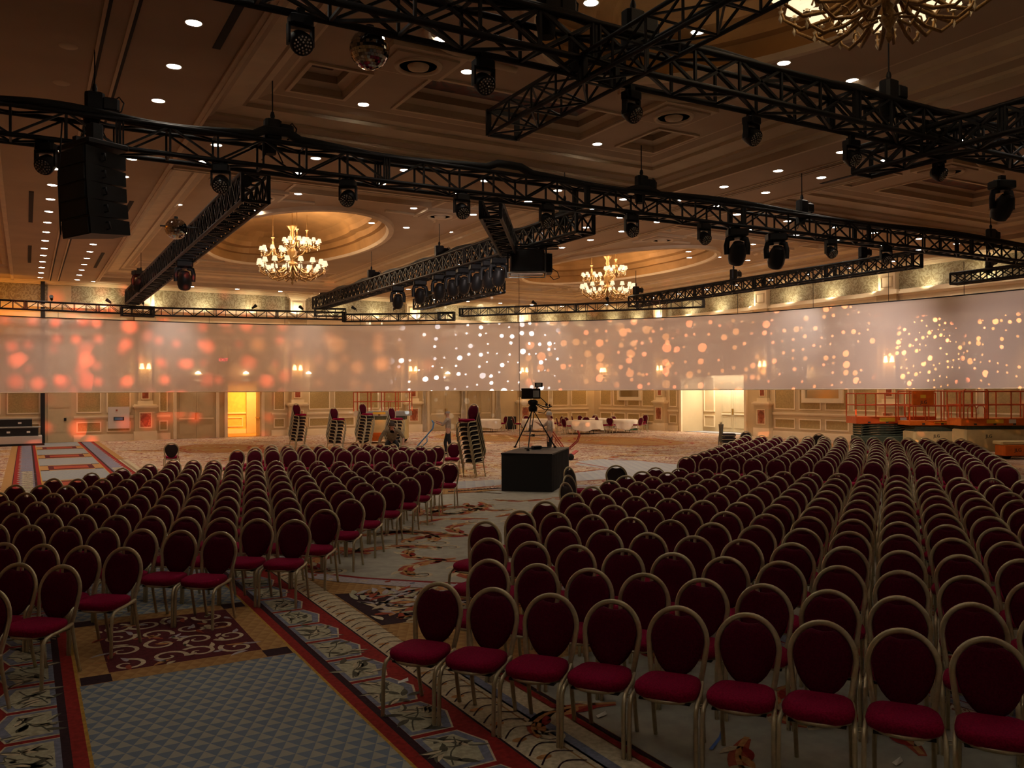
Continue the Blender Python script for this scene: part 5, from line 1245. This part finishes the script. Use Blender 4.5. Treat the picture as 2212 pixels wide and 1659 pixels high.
# scissor lifts
def rail_tube(m,pts,mt='lift_orange',r=.022): m.tube(pts,r,mt,6)
def lift(px,Y,L_,lab,z_base,z_sc,z_deck,z_rail,base_m='lift_cream',deck_m='lift_orange2',rz=-YAW,panel=True,gate=False,low=False,rail_m='lift_orange',txt=None,wheels=True):
    x,y=dep(px,Y); w=.95
    t=thing('scissor_lift',lab,'lift',(x,y,0),rz,'parked scissor lifts')
    m_=MB(); m_.bevbox(.15,L_-.15,-w/2,w/2,.18,z_base,.06,base_m); 
    if low: m_.bevbox(.35,L_,-w/2-.08,-w/2+.1,.10,.42,.03,'lift_orange2'); m_.lathe([(.035,0),(.035,.02)],'ink',10,TR(.60,-w/2-.08,.28)@RX(math.pi/2)); m_.lathe([(.035,0),(.035,.02)],'ink',10,TR(1.25,-w/2-.08,.28)@RX(math.pi/2))
    b=m_.obj('chassis',t)
    if txt: 
        if low: text_mesh('JLG',.20,'ink',TR(.95,-w/2-.085,.27)@RX(math.pi/2),b)
        text_mesh('JLG',.16,'ink',TR(1.0,-w/2-.004,(z_base+.3)/2+.1)@RX(math.pi/2),b)
    if wheels:
        for xx in (.4,L_-.4):
            for yy in (-w/2+.04,w/2-.04):
                m_=MB(); m_.lathe([(.05,-.07),(.17,-.07),(.19,-.04),(.19,.04),(.17,.07),(.05,.07)],'black_rubber',18,TR(xx,yy,.19)@RX(math.pi/2)); m_.lathe([(.09,-.075),(.09,.075)],'lift_grey',12,TR(xx,yy,.19)@RX(math.pi/2)); m_.obj('wheel',t)
    m_=MB(); n=5
    for k in range(n):
        za=z_base+(z_sc-z_base)*k/n; zb=z_base+(z_sc-z_base)*(k+1)/n
        for yy in (-w/2+.08,w/2-.08):
            m_.bar((.25,yy,za),(L_-.25,yy,zb),.028,'lift_dark',4); m_.bar((.25,yy+.05,zb),(L_-.25,yy+.05,za),.028,'lift_dark',4)
        for xx in (.25,L_/2,L_-.25): m_.bar((xx,-w/2+.05,(za+zb)/2),(xx,w/2-.05,(za+zb)/2),.03,'lift_dark',5)
    m_.obj('scissor_arms',t)
    m_=MB(); m_.box(0,L_,-w/2-.03,w/2+.03,z_sc,z_deck,deck_m)
    for k in range(int(L_/.35)): m_.box(.1+.35*k,.2+.35*k,-w/2-.04,-w/2-.03,z_sc+.02,z_sc+.08,'ink' if k%2 else deck_m)
    dk=m_.obj('platform',t)
    m_=MB(); m_.box(.9,1.5,-w/2-.045,-w/2-.03,z_sc+.08,z_deck-.04,'yellow_paint'); m_.box(1.7,1.95,-w/2-.045,-w/2-.03,z_sc+.08,z_deck-.04,'label_white'); m_.obj('decal',dk)
    m_=MB(); zm=(z_deck+z_rail)/2
    c=[(0,-w/2),(L_,-w/2),(L_,w/2),(0,w/2)]
    for z in (zm,z_rail): m_.tube([(*p,z) for p in c],.022,rail_m,6,closed=True,smooth=False)
    xs_=[L_*k/4 for k in range(5)]
    for xx in xs_:
        for yy in (-w/2,w/2): m_.bar((xx,yy,z_deck),(xx,yy,z_rail),.024,rail_m,6)
    for xx in (L_*.62,L_*.66): m_.bar((xx,-w/2,z_deck),(xx,-w/2,zm),.018,rail_m,6)
    m_.obj('guard_rail',t)
    if gate:
        m_=MB(); a=L_*.02
        m_.tube([(a,-w/2-.05,z_deck),(a,-w/2-.05,z_rail+.02),(a+.12,-w/2-.05,z_rail+.13),(a+.75,-w/2-.05,z_rail+.13),(a+.87,-w/2-.05,z_rail+.02),(a+.87,-w/2-.05,z_deck)],.03,rail_m,8)
        for dx in (.15,.45,): m_.tube([(a+dx,-w/2-.05,z_deck),(a+dx,-w/2-.05,z_deck+.35),(a+dx+.08,-w/2-.05,z_deck+.45),(a+dx+.25,-w/2-.05,z_deck+.45),(a+dx+.3,-w/2-.05,z_deck+.35),(a+dx+.3,-w/2-.05,z_deck)],.02,rail_m,6)
        m_.obj('entry_gate',t)
    if panel:
        m_=MB(); q=L_*panel; m_.bevbox(q,q+.82,-w/2-.12,-w/2-.02,zm+.02,z_rail+.02,.03,'lift_orange2'); m_.box(q+.3,q+.5,-w/2-.13,-w/2-.12,zm+.3,zm+.42,'yellow_paint'); pn=m_.obj('control_panel',t)
        text_mesh('JLG',.17,'ink',TR(q+.42,-w/2-.128,zm+.14)@RX(math.pi/2),pn)
    return t
lift(1838,33.6,3.1,'orange-railed scissor lift on a dark base at the left of the right-hand group',.62,1.10,1.37,2.27,'lift_dark','lift_orange',panel=False)
lift(1952,32.3,2.35,'scissor lift with an orange control panel and cream base, middle of the group',.85,1.08,1.24,2.36,'lift_cream','lift_orange2',panel=.02,txt=True)
lift(2060,30.9,3.6,'large orange and cream scissor lift at the right edge of the group',.98,1.12,1.38,2.34,'lift_cream','lift_orange2',panel=.72,gate=True,low=False,txt=True)
x_,y_=dep(2157,29.6); t=thing('boom_lift_base','low orange bumper unit marked with black letters at the far right','lift base',(x_,y_,0),-YAW)
m_=MB(); m_.bevbox(0,2.0,-.3,.3,.12,.50,.05,'lift_orange2'); m_.bevbox(-.05,2.0,-.25,.35,.5,.62,.04,'lift_cream'); m_.obj('body',t)
for xx in (.25,1.7): m_=MB(); m_.lathe([(.05,-.08),(.15,-.08),(.15,.08),(.05,.08)],'black_rubber',14,TR(xx,0,.15)@RX(math.pi/2)); m_.obj('wheel',t)
text_mesh('JLG',.17,'ink',TR(.48,-.305,.32)@RX(math.pi/2),t)
lift(768,40.5,2.62,'grey and cream scissor lift with orange rails parked behind the chair stacks',1.10,1.28,1.50,2.40,'lift_cream','lift_grey',panel=False)
x_,y_=dep(801,39.9); simple('battery_box',lambda m:m.bevbox(0,.5,-.2,.1,.12,.5,.04,'lift_orange2'),'small orange box at the foot of the lift behind the stacks','box',None,(x_,y_,0))

# hand trucks
def hand_truck(x,y,rz,tilt,m,lab):
    t=thing('hand_truck',lab,'hand truck',(x,y,0),rz,'hand trucks for moving chairs'); T=TR(0,0,.12)@RX(tilt)
    q=MB()
    for s_ in (-.2,.2): q.tube([(s_,0,0),(s_,0,1.25),(s_,-.10,1.42),(s_*.6,-.22,1.46)],.018,m,6,T)
    for z in (.15,.45,.75,1.05): q.bar((-.2,0,z),(.2,0,z),.014,m,5,T)
    for s_ in (-.2,.2): q.tube([(s_,0,.2),(s_,.14,.3),(s_,.16,.75),(s_,0,.9)],.012,m,5,T)
    q.obj('frame',t)
    q=MB(); q.box(-.2,.2,-.35,0,-.01,.01,m,T); q.obj('toe_plate',t)
    for s_ in (-.24,.24): q=MB(); q.lathe([(.03,-.03),(.12,-.03),(.12,.03),(.03,.03)],'black_rubber',14,TR(s_,.02,.12)@RY(math.pi/2)); q.obj('wheel',t)
x_,y_=dep(886,31.4); hand_truck(x_,y_,-YAW-math.pi/2,-.72,'blue_paint','blue hand truck tipped back by the standing man in the tan shirt')
x_,y_=dep(1229,30.0); hand_truck(x_,y_,-YAW+math.pi/2+.2,-.62,'red_paint','red hand truck held by the man behind the tripod')
x_,y_=dep(1178,25.4); hand_truck(x_,y_,-YAW-math.pi/2,-.86,'red_paint','red hand truck tipped low with its handle right of the riser')

# people
def skin(name,V,E,R,m,parent=None,sub=1,loc=None,rz=0.):
    me=bpy.data.meshes.new(name); me.from_pydata(V,E,[]); me.materials.append(MATS[m]); o=bpy.data.objects.new(name,me); COL.objects.link(o)
    o.modifiers.new('skin','SKIN')
    me.attributes
    sv=me.skin_vertices[0].data if me.skin_vertices else None
    if sv is None:
        bpy.context.view_layer.update(); me.skin_vertices
    for i,r in enumerate(R):
        r=(r,r) if not isinstance(r,tuple) else r
        me.skin_vertices[0].data[i].radius=r
    me.skin_vertices[0].data[0].use_root=True
    s_=o.modifiers.new('sub','SUBSURF'); s_.levels=sub; s_.render_levels=sub
    # bake the modifiers into a plain mesh
    dg=bpy.context.evaluated_depsgraph_get(); dg.update(); nm=bpy.data.meshes.new_from_object(o.evaluated_get(dg)); bpy.data.objects.remove(o)
    nm.materials.clear(); nm.materials.append(MATS[m]); nm.polygons.foreach_set('use_smooth',[True]*len(nm.polygons))
    q=bpy.data.objects.new(name,nm); COL.objects.link(q)
    if parent: q.parent=parent
    return q
def lerp(a,b,t): return tuple(a[i]+(b[i]-a[i])*t for i in range(3))
def person(x,y,rz,lab,J,shirt,hair,sc=1.,z=0.,bald=False):
    """J: joints in metres; the figure looks to -y"""
    t=thing('person',lab,'person',(x,y,z),rz,'crew members moving chairs'); t.scale=(sc,sc,sc)
    V=[];E=[];R=[]
    def add(p,r,par=None):
        V.append(tuple(p));R.append(r)
        if par is not None:E.append((par,len(V)-1))
        return len(V)-1
    pe=add(J['pelvis'],(.13,.10)); sp_=add(lerp(J['pelvis'],J['chest'],.5),(.125,.095),pe); chs=add(J['chest'],(.15,.11),sp_); nk=add(J['neck'],.055,chs)
    hdv=Vector(J['head'])-Vector(J['neck']); hn=hdv.normalized(); fwd=Vector(J.get('look',(0,-1,0))).normalized()
    h1=add(Vector(J['neck'])+hn*.07+fwd*.015,.062,nk); h2=add(Vector(J['neck'])+hn*.15+fwd*.02,(.078,.09),h1); h3=add(Vector(J['neck'])+hn*.215+fwd*.008,.075,h2)
    hands={}
    for s_ in ('l','r'):
        sh=add(J['sh_'+s_],.062,chs); el=add(J['el_'+s_],.042,sh); wr=add(J['wr_'+s_],.027,el)
        d=(Vector(J['wr_'+s_])-Vector(J['el_'+s_])).normalized(); side=d.cross(Vector((0,0,1)));
        if side.length<.1: side=Vector((1,0,0))
        side.normalize(); nrm=side.cross(d)
        pm=add(Vector(J['wr_'+s_])+d*.05,(.034,.018),wr)
        for k,(o_,l_) in enumerate(((-.028,.07),(-.009,.08),(.010,.075),(.028,.06))):
            b_=Vector(J['wr_'+s_])+d*.085+side*o_; f_1=add(b_,.010,pm); f_2=add(b_+d*l_*.6-nrm*.012,.009,f_1); add(b_+d*l_*.85-nrm*.035,.008,f_2)
        b_=Vector(J['wr_'+s_])+d*.03+side*-.04; f_1=add(b_,.011,pm); add(b_+d*.035+side*-.02-nrm*.01,.009,f_1)
        hp=add(J['hip_'+s_],.085,pe); kn=add(J['kn_'+s_],.055,hp); an=add(J['an_'+s_],.036,kn); add(J['toe_'+s_],(.042,.03),an)
    skin('body',V,E,R,'skin',t,1)
    # shirt with sleeves
    V=[];E=[];R=[]
    pe=add(lerp(J['pelvis'],J['chest'],-.05),(.155,.125)); sp_=add(lerp(J['pelvis'],J['chest'],.5),(.15,.12),pe); chs=add(J['chest'],(.172,.13),sp_); nk=add(lerp(J['chest'],J['neck'],.72),.085,chs)
    for s_ in ('l','r'): sh=add(J['sh_'+s_],.078,chs); el=add(J['el_'+s_],.056,sh); add(lerp(J['el_'+s_],J['wr_'+s_],.8 if s_=='l' else .25),.045,el)
    skin('shirt',V,E,R,shirt,t,1)
    V=[];E=[];R=[]
    pe=add(lerp(J['pelvis'],J['chest'],.05),(.145,.115)); add(lerp(J['pelvis'],J['chest'],-.2),(.14,.115),pe)
    for s_ in ('l','r'): hp=add(J['hip_'+s_],.102,1); kn=add(J['kn_'+s_],.072,hp); add(lerp(J['kn_'+s_],J['an_'+s_],.93),.056,kn)
    skin('trousers',V,E,R,'trouser_black',t,1)
    for s_ in ('l','r'):
        a=Vector(J['an_'+s_]); b=Vector(J['toe_'+s_]); q=MB(); q.tube([a+Vector((0,0,-.02))-(b-a)*.3,a*.5+b*.5-Vector((0,0,.0)),b+(b-a)*.15],[.046,.05,.036],'black_rubber',8,r2=.034); q.obj('shoe',t)
    hc=Vector(J['neck'])+hn*.185-fwd*.008; q=MB()
    T=TR(*hc)
    if bald: q.lathe([(.088,-.06),(.094,-.02),(.090,.02)],hair,14,T@RX(0),cap=False); 
    else: q.lathe([(.090,-.05),(.096,.0),(.088,.05),(.055,.085),(.001,.098)],hair,14,T,cap=False)
    q.obj('hair',t)
    q=MB(); sd=fwd.cross(hn).normalized(); fc=Vector(J['neck'])+hn*.14+fwd*.095
    for s_ in (-1,1): q.lathe([(.001,-.011),(.010,0),(.001,.011)],'ink',6,TR(*(fc+sd*.032*s_+hn*.012))); q.lathe([(.001,-.03),(.014,0),(.001,.03)],'skin',6,TR(*(Vector(J['neck'])+hn*.13+sd*.088*s_)))
    q.tube([fc+hn*.01,fc-hn*.022+fwd*.022,fc-hn*.028],[.008,.013,.008],'skin',6); q.bar(fc-hn*.055-sd*.022,fc-hn*.055+sd*.022,.005,'c_rust',4)
    q.obj('face',t)
    return t
ST=dict(pelvis=(0,0,.95),chest=(0,-.01,1.26),neck=(0,-.01,1.47),head=(0,-.03,1.66),sh_l=(-.185,0,1.40),sh_r=(.185,0,1.40),el_l=(-.24,-.02,1.12),el_r=(.24,-.02,1.12),wr_l=(-.22,-.12,.88),wr_r=(.22,-.12,.88),
 hip_l=(-.09,0,.90),hip_r=(.09,0,.90),kn_l=(-.11,-.02,.49),kn_r=(.11,-.02,.49),an_l=(-.11,.02,.09),an_r=(.11,.02,.09),toe_l=(-.12,-.13,.04),toe_r=(.12,-.13,.04))
J=dict(ST); J.update(el_l=(-.24,-.2,1.18),wr_l=(-.12,-.42,1.28),el_r=(.24,-.18,1.16),wr_r=(.12,-.42,1.24),look=(0,-1,-.1),kn_l=(-.11,-.14,.50),an_l=(-.11,-.08,.09),toe_l=(-.12,-.24,.04),kn_r=(.11,.06,.49),an_r=(.11,.2,.1),toe_r=(.12,.06,.04))
x_,y_=dep(968,32.2); person(x_,y_,-YAW-math.pi/2-.05,'standing man in a tan shirt and black trousers gripping the blue hand truck',J,'shirt_tan','hair_grey',bald=True)
J=dict(ST); J.update(el_r=(.26,.02,1.13),wr_r=(.24,-.02,.86),el_l=(-.22,-.24,1.22),wr_l=(-.05,-.42,1.34),look=(0,-1,-.12))
x_,y_=dep(1187,29.0); person(x_,y_,-YAW-math.pi/2-.15,'man in a light patterned shirt standing just behind the tripod',J,'shirt_tan','hair_grey',z=0)
J=dict(pelvis=(0,.30,.62),chest=(0,.02,.86),neck=(0,-.14,1.02),head=(0,-.26,1.14),look=(0,-.75,-.65),sh_l=(-.185,-.06,.98),sh_r=(.185,-.06,.98),el_l=(-.36,-.14,.72),el_r=(.36,-.12,.74),wr_l=(-.40,-.32,.52),wr_r=(.34,-.36,.52),
 hip_l=(-.10,.28,.58),hip_r=(.10,.28,.58),kn_l=(-.17,-.14,.50),kn_r=(.17,-.14,.50),an_l=(-.16,.12,.09),an_r=(.16,.12,.09),toe_l=(-.18,-.05,.04),toe_r=(.18,-.05,.04))
x_,y_=dep(846,29.8); person(x_,y_,-YAW+.15,'crouching man in an olive shirt bending over the chair stack',J,'shirt_olive','hair_dark',1.12)

# equipment at the far left
x0,y0=-2.2,45.2
t=thing('stage_deck','low beige platform with a black edge against the wall at far left','platform',(x0,y0,0))
m_=MB(); m_.box(0,2.85,0,1.6,.10,.42,'sign_grey'); m_.obj('deck',t); m_=MB(); m_.box(-.0,2.95,-.05,.1,.0,.10,'black_matte'); m_.obj('edge_strip',t)
def road_case(x,y,z,w,d,h,lab,n=3):
    t=thing('road_case',lab,'equipment case',(x,y,z),0,'black road cases at far left')
    m_=MB(); m_.bevbox(0,w,0,d,0,h,.03,'black_matte'); m_.obj('body',t); m_=MB()
    for zz in (.0,h-.03): m_.box(-.01,w+.01,-.012,.0,zz,zz+.03,'lift_grey')
    for k in range(n): m_.box(w*(k+.5)/n-.07,w*(k+.5)/n+.07,-.02,0,h*.4,h*.6,'label_white')
    m_.obj('hardware',t)
road_case(-1.9,45.4,.42,2.4,.8,.42,'long black road case on the beige platform at far left')
road_case(-1.75,45.5,.86,2.0,.6,.38,'black case stacked on top of the long road case at far left',2)
simple('case_lid',lambda m:m.bevbox(-1.95,.6,45.35,46.25,.84,.86,.005,'lift_grey'),'grey tray between the two black cases at far left','tray')
# flight case by the back wall, cabinet, crates
x_,y_=ux(1098,46.2),46.2; t=thing('flight_case','upright black flight case against the back wall','equipment case',(x_,y_-.3,0),-.2)
m_=MB(); m_.bevbox(-.28,.28,-.25,.25,.05,.84,.03,'black_matte'); m_.obj('body',t); m_=MB(); m_.box(-.08,.08,-.262,-.25,.64,.68,'lift_grey'); m_.obj('handle',t)
for sx in (-.2,.2): m_=MB(); m_.lathe([(.03,0),(.03,.05)],'black_rubber',8,TR(sx,0,0)); m_.obj('wheel',t)
q=Wall(T1w); a,b=ux(233,RY1),ux(279,RY1); q.b(a,b,.06,.13,.62,1.72,'sign_grey'); q.b(a+.25,b-.25,.13,.145,1.02,1.2,'ink'); q.b(a+.3,b-.32,.145,.15,1.05,1.17,'blue_paint'); q.b(a+.35,b-.55,.13,.14,1.5,1.58,'marble_red'); tag(q.mb.obj('wall_cabinet'),'pale grey wall cabinet with a small dark window left of the pilaster','cabinet')
for k,(px,Y) in enumerate(((1358,51.5),(1368,51.8))):
    x_,y_=dep(px,Y); simple('storage_crate',lambda m:m.bevbox(-.22,.22,-.2,.2,0,.4,.03,'green_crate'),('dark green crate under the right-hand round table, left one','dark green crate under the right-hand round table, right one')[k],'crate','green crates under the table',(x_,y_,0))
# folded stands and a low stack of seats behind the right rear block
for k,(px,r_) in enumerate(((1556,.08),(1561,-.04),(1553,.16))):
    x_,y_=dep(px,34.3+.2*k); m_=MB(); T=RZ(-YAW)@RY(r_-.06)
    m_.tube([(-.05,0,0),(-.07,0,.5),(-.03,0,.95),(0,0,1.15),(.03,0,.95),(.05,0,.5),(.03,0,0)],.014,'chair_olive',6,T); m_.box(-.03,.03,-.19,.19,.35,1.05,'chair_olive',T); m_.bar((-.05,-.2,.03),(-.05,.2,.03),.014,'chair_olive',5,T)
    tag(m_.obj('folding_chair',None,(x_,y_,0)),('middle','right-hand','left-hand')[k]+' olive folding chair standing folded behind the right rear block','chair','folded olive chairs')
x_,y_=dep(1574,33.8)
for k in range(3):
    m_=MB(); m_.lathe([(.24,0),(.27,.03),(.27,.09),(.23,.13)],'dark_or_shaded_fabric',20); m_.lathe([(.275,.04),(.275,.06)],'gold_metal',20)
    tag(m_.obj('stool_seat',None,(x_,y_,.28+.15*k)),('lowest','middle','topmost')[k]+' round dark cushion of the low stack behind the right rear block','cushion','stacked round cushions')
m_=MB(); m_.lathe([(.22,0),(.22,.28)],'black_metal',14,cap=True); tag(m_.obj('dolly',None,(x_,y_,0)),'small black dolly under the stacked round cushions','dolly')
# little bits on the carpet near the front row
for k,(pa,pb) in enumerate((((1610,1453),(1597,1490)),((1558,1572),(1530,1620)))):
    a,b=uv(*pa),uv(*pb); m_=MB(); m_.ribbon([a,((a[0]+b[0])/2+.03,(a[1]+b[1])/2),b],.012,.011,'tape_blue'); tag(m_.obj('blue_tape'),('strip of blue tape on the carpet behind the front row','strip of blue tape on the carpet under the front row')[k],'tape','blue tape marks')
for k,(px,py) in enumerate(((1288,1552),(1930,1655),(858,1478))):
    x_,y_=uv(px,py); m_=MB(); m_.add([(0,0,.012),(.10,.02,.012),(.11,.05,.03),(.01,.04,.014)],[(0,1,2,3)],'paper'); tag(m_.obj('paper_scrap',None,(x_,y_,0)),('scrap of paper on the carpet between the front chairs','scrap of white paper at the bottom edge','pale scrap on the leaf border beside the first chair')[k],'paper scrap','scraps on the carpet')

# ================================================================ PROJECTED DOTS (gobo lamps on the rig)
def gobo(loc,target,color,power,scale,size,blur,angle,seed,keep=.35,dens=1.):
    o=lamp('gobo_lamp','SPOT',loc,power,(1,1,1),target,spot_size=angle,spot_blend=.35,shadow_soft_size=.01)
    l=o.data; l.use_nodes=True; nt=l.node_tree; em=[n for n in nt.nodes if n.type=='EMISSION'][0]
    g=nt.nodes.new('ShaderNodeNewGeometry'); fv=(Vector(target)-Vector(loc)).normalized(); rv=fv.cross(Vector((0,0,1))).normalized(); uu=rv.cross(fv)
    def dt(v_):
        d_=nt.nodes.new('ShaderNodeVectorMath'); d_.operation='DOT_PRODUCT'; nt.links.new(g.outputs['Incoming'],d_.inputs[0]); d_.inputs[1].default_value=tuple(v_); return d_.outputs['Value']
    zz=dt(fv); a=mth(nt,'DIVIDE',dt(rv),zz); b=mth(nt,'DIVIDE',dt(uu),zz)
    cb=nt.nodes.new('ShaderNodeCombineXYZ'); nt.links.new(a,cb.inputs[0]); nt.links.new(b,cb.inputs[1]); cb.inputs[2].default_value=seed
    v=nt.nodes.new('ShaderNodeTexVoronoi'); v.inputs['Scale'].default_value=scale; v.inputs['Randomness'].default_value=.72; nt.links.new(cb.outputs[0],v.inputs['Vector']); v.voronoi_dimensions='2D' if False else '3D'
    v.voronoi_dimensions='2D'
    ad=nt.nodes.new('ShaderNodeVectorMath'); ad.operation='ADD'; ad.inputs[1].default_value=(seed*3.1,seed*1.7,0); nt.links.new(cb.outputs[0],ad.inputs[0]); nt.links.new(ad.outputs[0],v.inputs['Vector'])
    c=nt.nodes.new('ShaderNodeSeparateColor'); nt.links.new(v.outputs['Color'],c.inputs[0])
    r_=mth(nt,'ADD',mth(nt,'MULTIPLY',mth(nt,'POWER',c.outputs[0],2.5),size),size*.35)
    if blur<.01: dot=mth(nt,'LESS_THAN',v.outputs['Distance'],r_)
    else:
        q=nt.nodes.new('ShaderNodeMapRange'); q.interpolation_type='SMOOTHSTEP'; nt.links.new(v.outputs['Distance'],q.inputs['Value']); nt.links.new(mth(nt,'ADD',r_,blur),q.inputs['From Min']); nt.links.new(mth(nt,'SUBTRACT',r_,blur*.6),q.inputs['From Max']); q.inputs['To Min'].default_value=0; q.inputs['To Max'].default_value=1; dot=q.outputs[0]
    on=mth(nt,'GREATER_THAN',c.outputs[1],keep); st=mth(nt,'MULTIPLY',dot,on)
    st=mth(nt,'MULTIPLY',st,mth(nt,'ADD',mth(nt,'MULTIPLY',c.outputs[2],.8),.35))
    col=node_mix(nt,c.outputs[2],color[0],color[1])
    nt.links.new(col,em.inputs['Color']); nt.links.new(st,em.inputs['Strength'])
def tgt(px,py):
    a=sp(px); D_=a[0]*S+a[1]*C_; return (a[0],a[1],H+(hz(px)-py)*D_/F)
# sources: just beyond and below the moving heads on the rig
gobo((14.2,21.5,5.2),tgt(1050,775),((.80,.88,1),(1,1,1)),30000*K_GOBO,30,.24,0,.56,1.,.25)
for k,(px,pw,an) in enumerate(((1300,26000,.42),(1500,20000,.5),(1760,15000,.55),(2000,9000,.6),(2170,6000,.62))):
    a=ux(px-60,16.6); gobo((min(a,22.5),16.6,5.4),tgt(px,765),((1,.43,.10),(1,.25,.10)),pw*.75*K_GOBO,(34,30,26,22,18)[k],.30,0,an,2.+k,.35)
for k,(px,pw) in enumerate(((90,28000),(270,46000),(470,28000))):
    gobo((1.2+.8*k,17.5,5.4),tgt(px,770),((1,.07,.03),(1,.13,.05)),pw*.95*K_GOBO,27,.25,.30,.31,11.+k,.3)
gobo((5.2,17.5,5.4),tgt(690,770),((1,.42,.10),(1,.30,.06)),12000*K_GOBO,20,.22,.26,.4,17.,.3)
gobo((6.4,17.5,5.4),tgt(800,770),((1,.40,.08),(1,.25,.06)),9000*K_GOBO,19,.22,.26,.35,19.,.3)
# added fill lamps without fittings, standing in for projector light on the screen
for px,pw in ((300,150),(560,420),(1000,1000),(1500,1150),(1900,650),(2200,420)):
    a=tgt(px,760); lamp('screen_fill','SPOT',(min(ux(px,17.),21),17.,4.7),pw*1.7,(1,.79,.70),a,spot_size=1.0,spot_blend=1.,shadow_soft_size=.05)
# soft open-white beams grazing the top of the screen
for px,pw in ((375,160),(660,60),(1720,190),(1180,60)):
    a=tgt(px,700); b=dep(px,(a[0]*S+a[1]*C_)-2.2); lamp('screen_wash','SPOT',(b[0],b[1],6.1),pw,(1,.93,.86),(a[0],a[1],4.6),spot_size=1.1,spot_blend=1.,shadow_soft_size=.1)
lamp('amber_side_wash','SPOT',(25.5,13.5,5.8),260,(1,.55,.18),tgt(2250,800),spot_size=.7,spot_blend=1.,shadow_soft_size=.1)
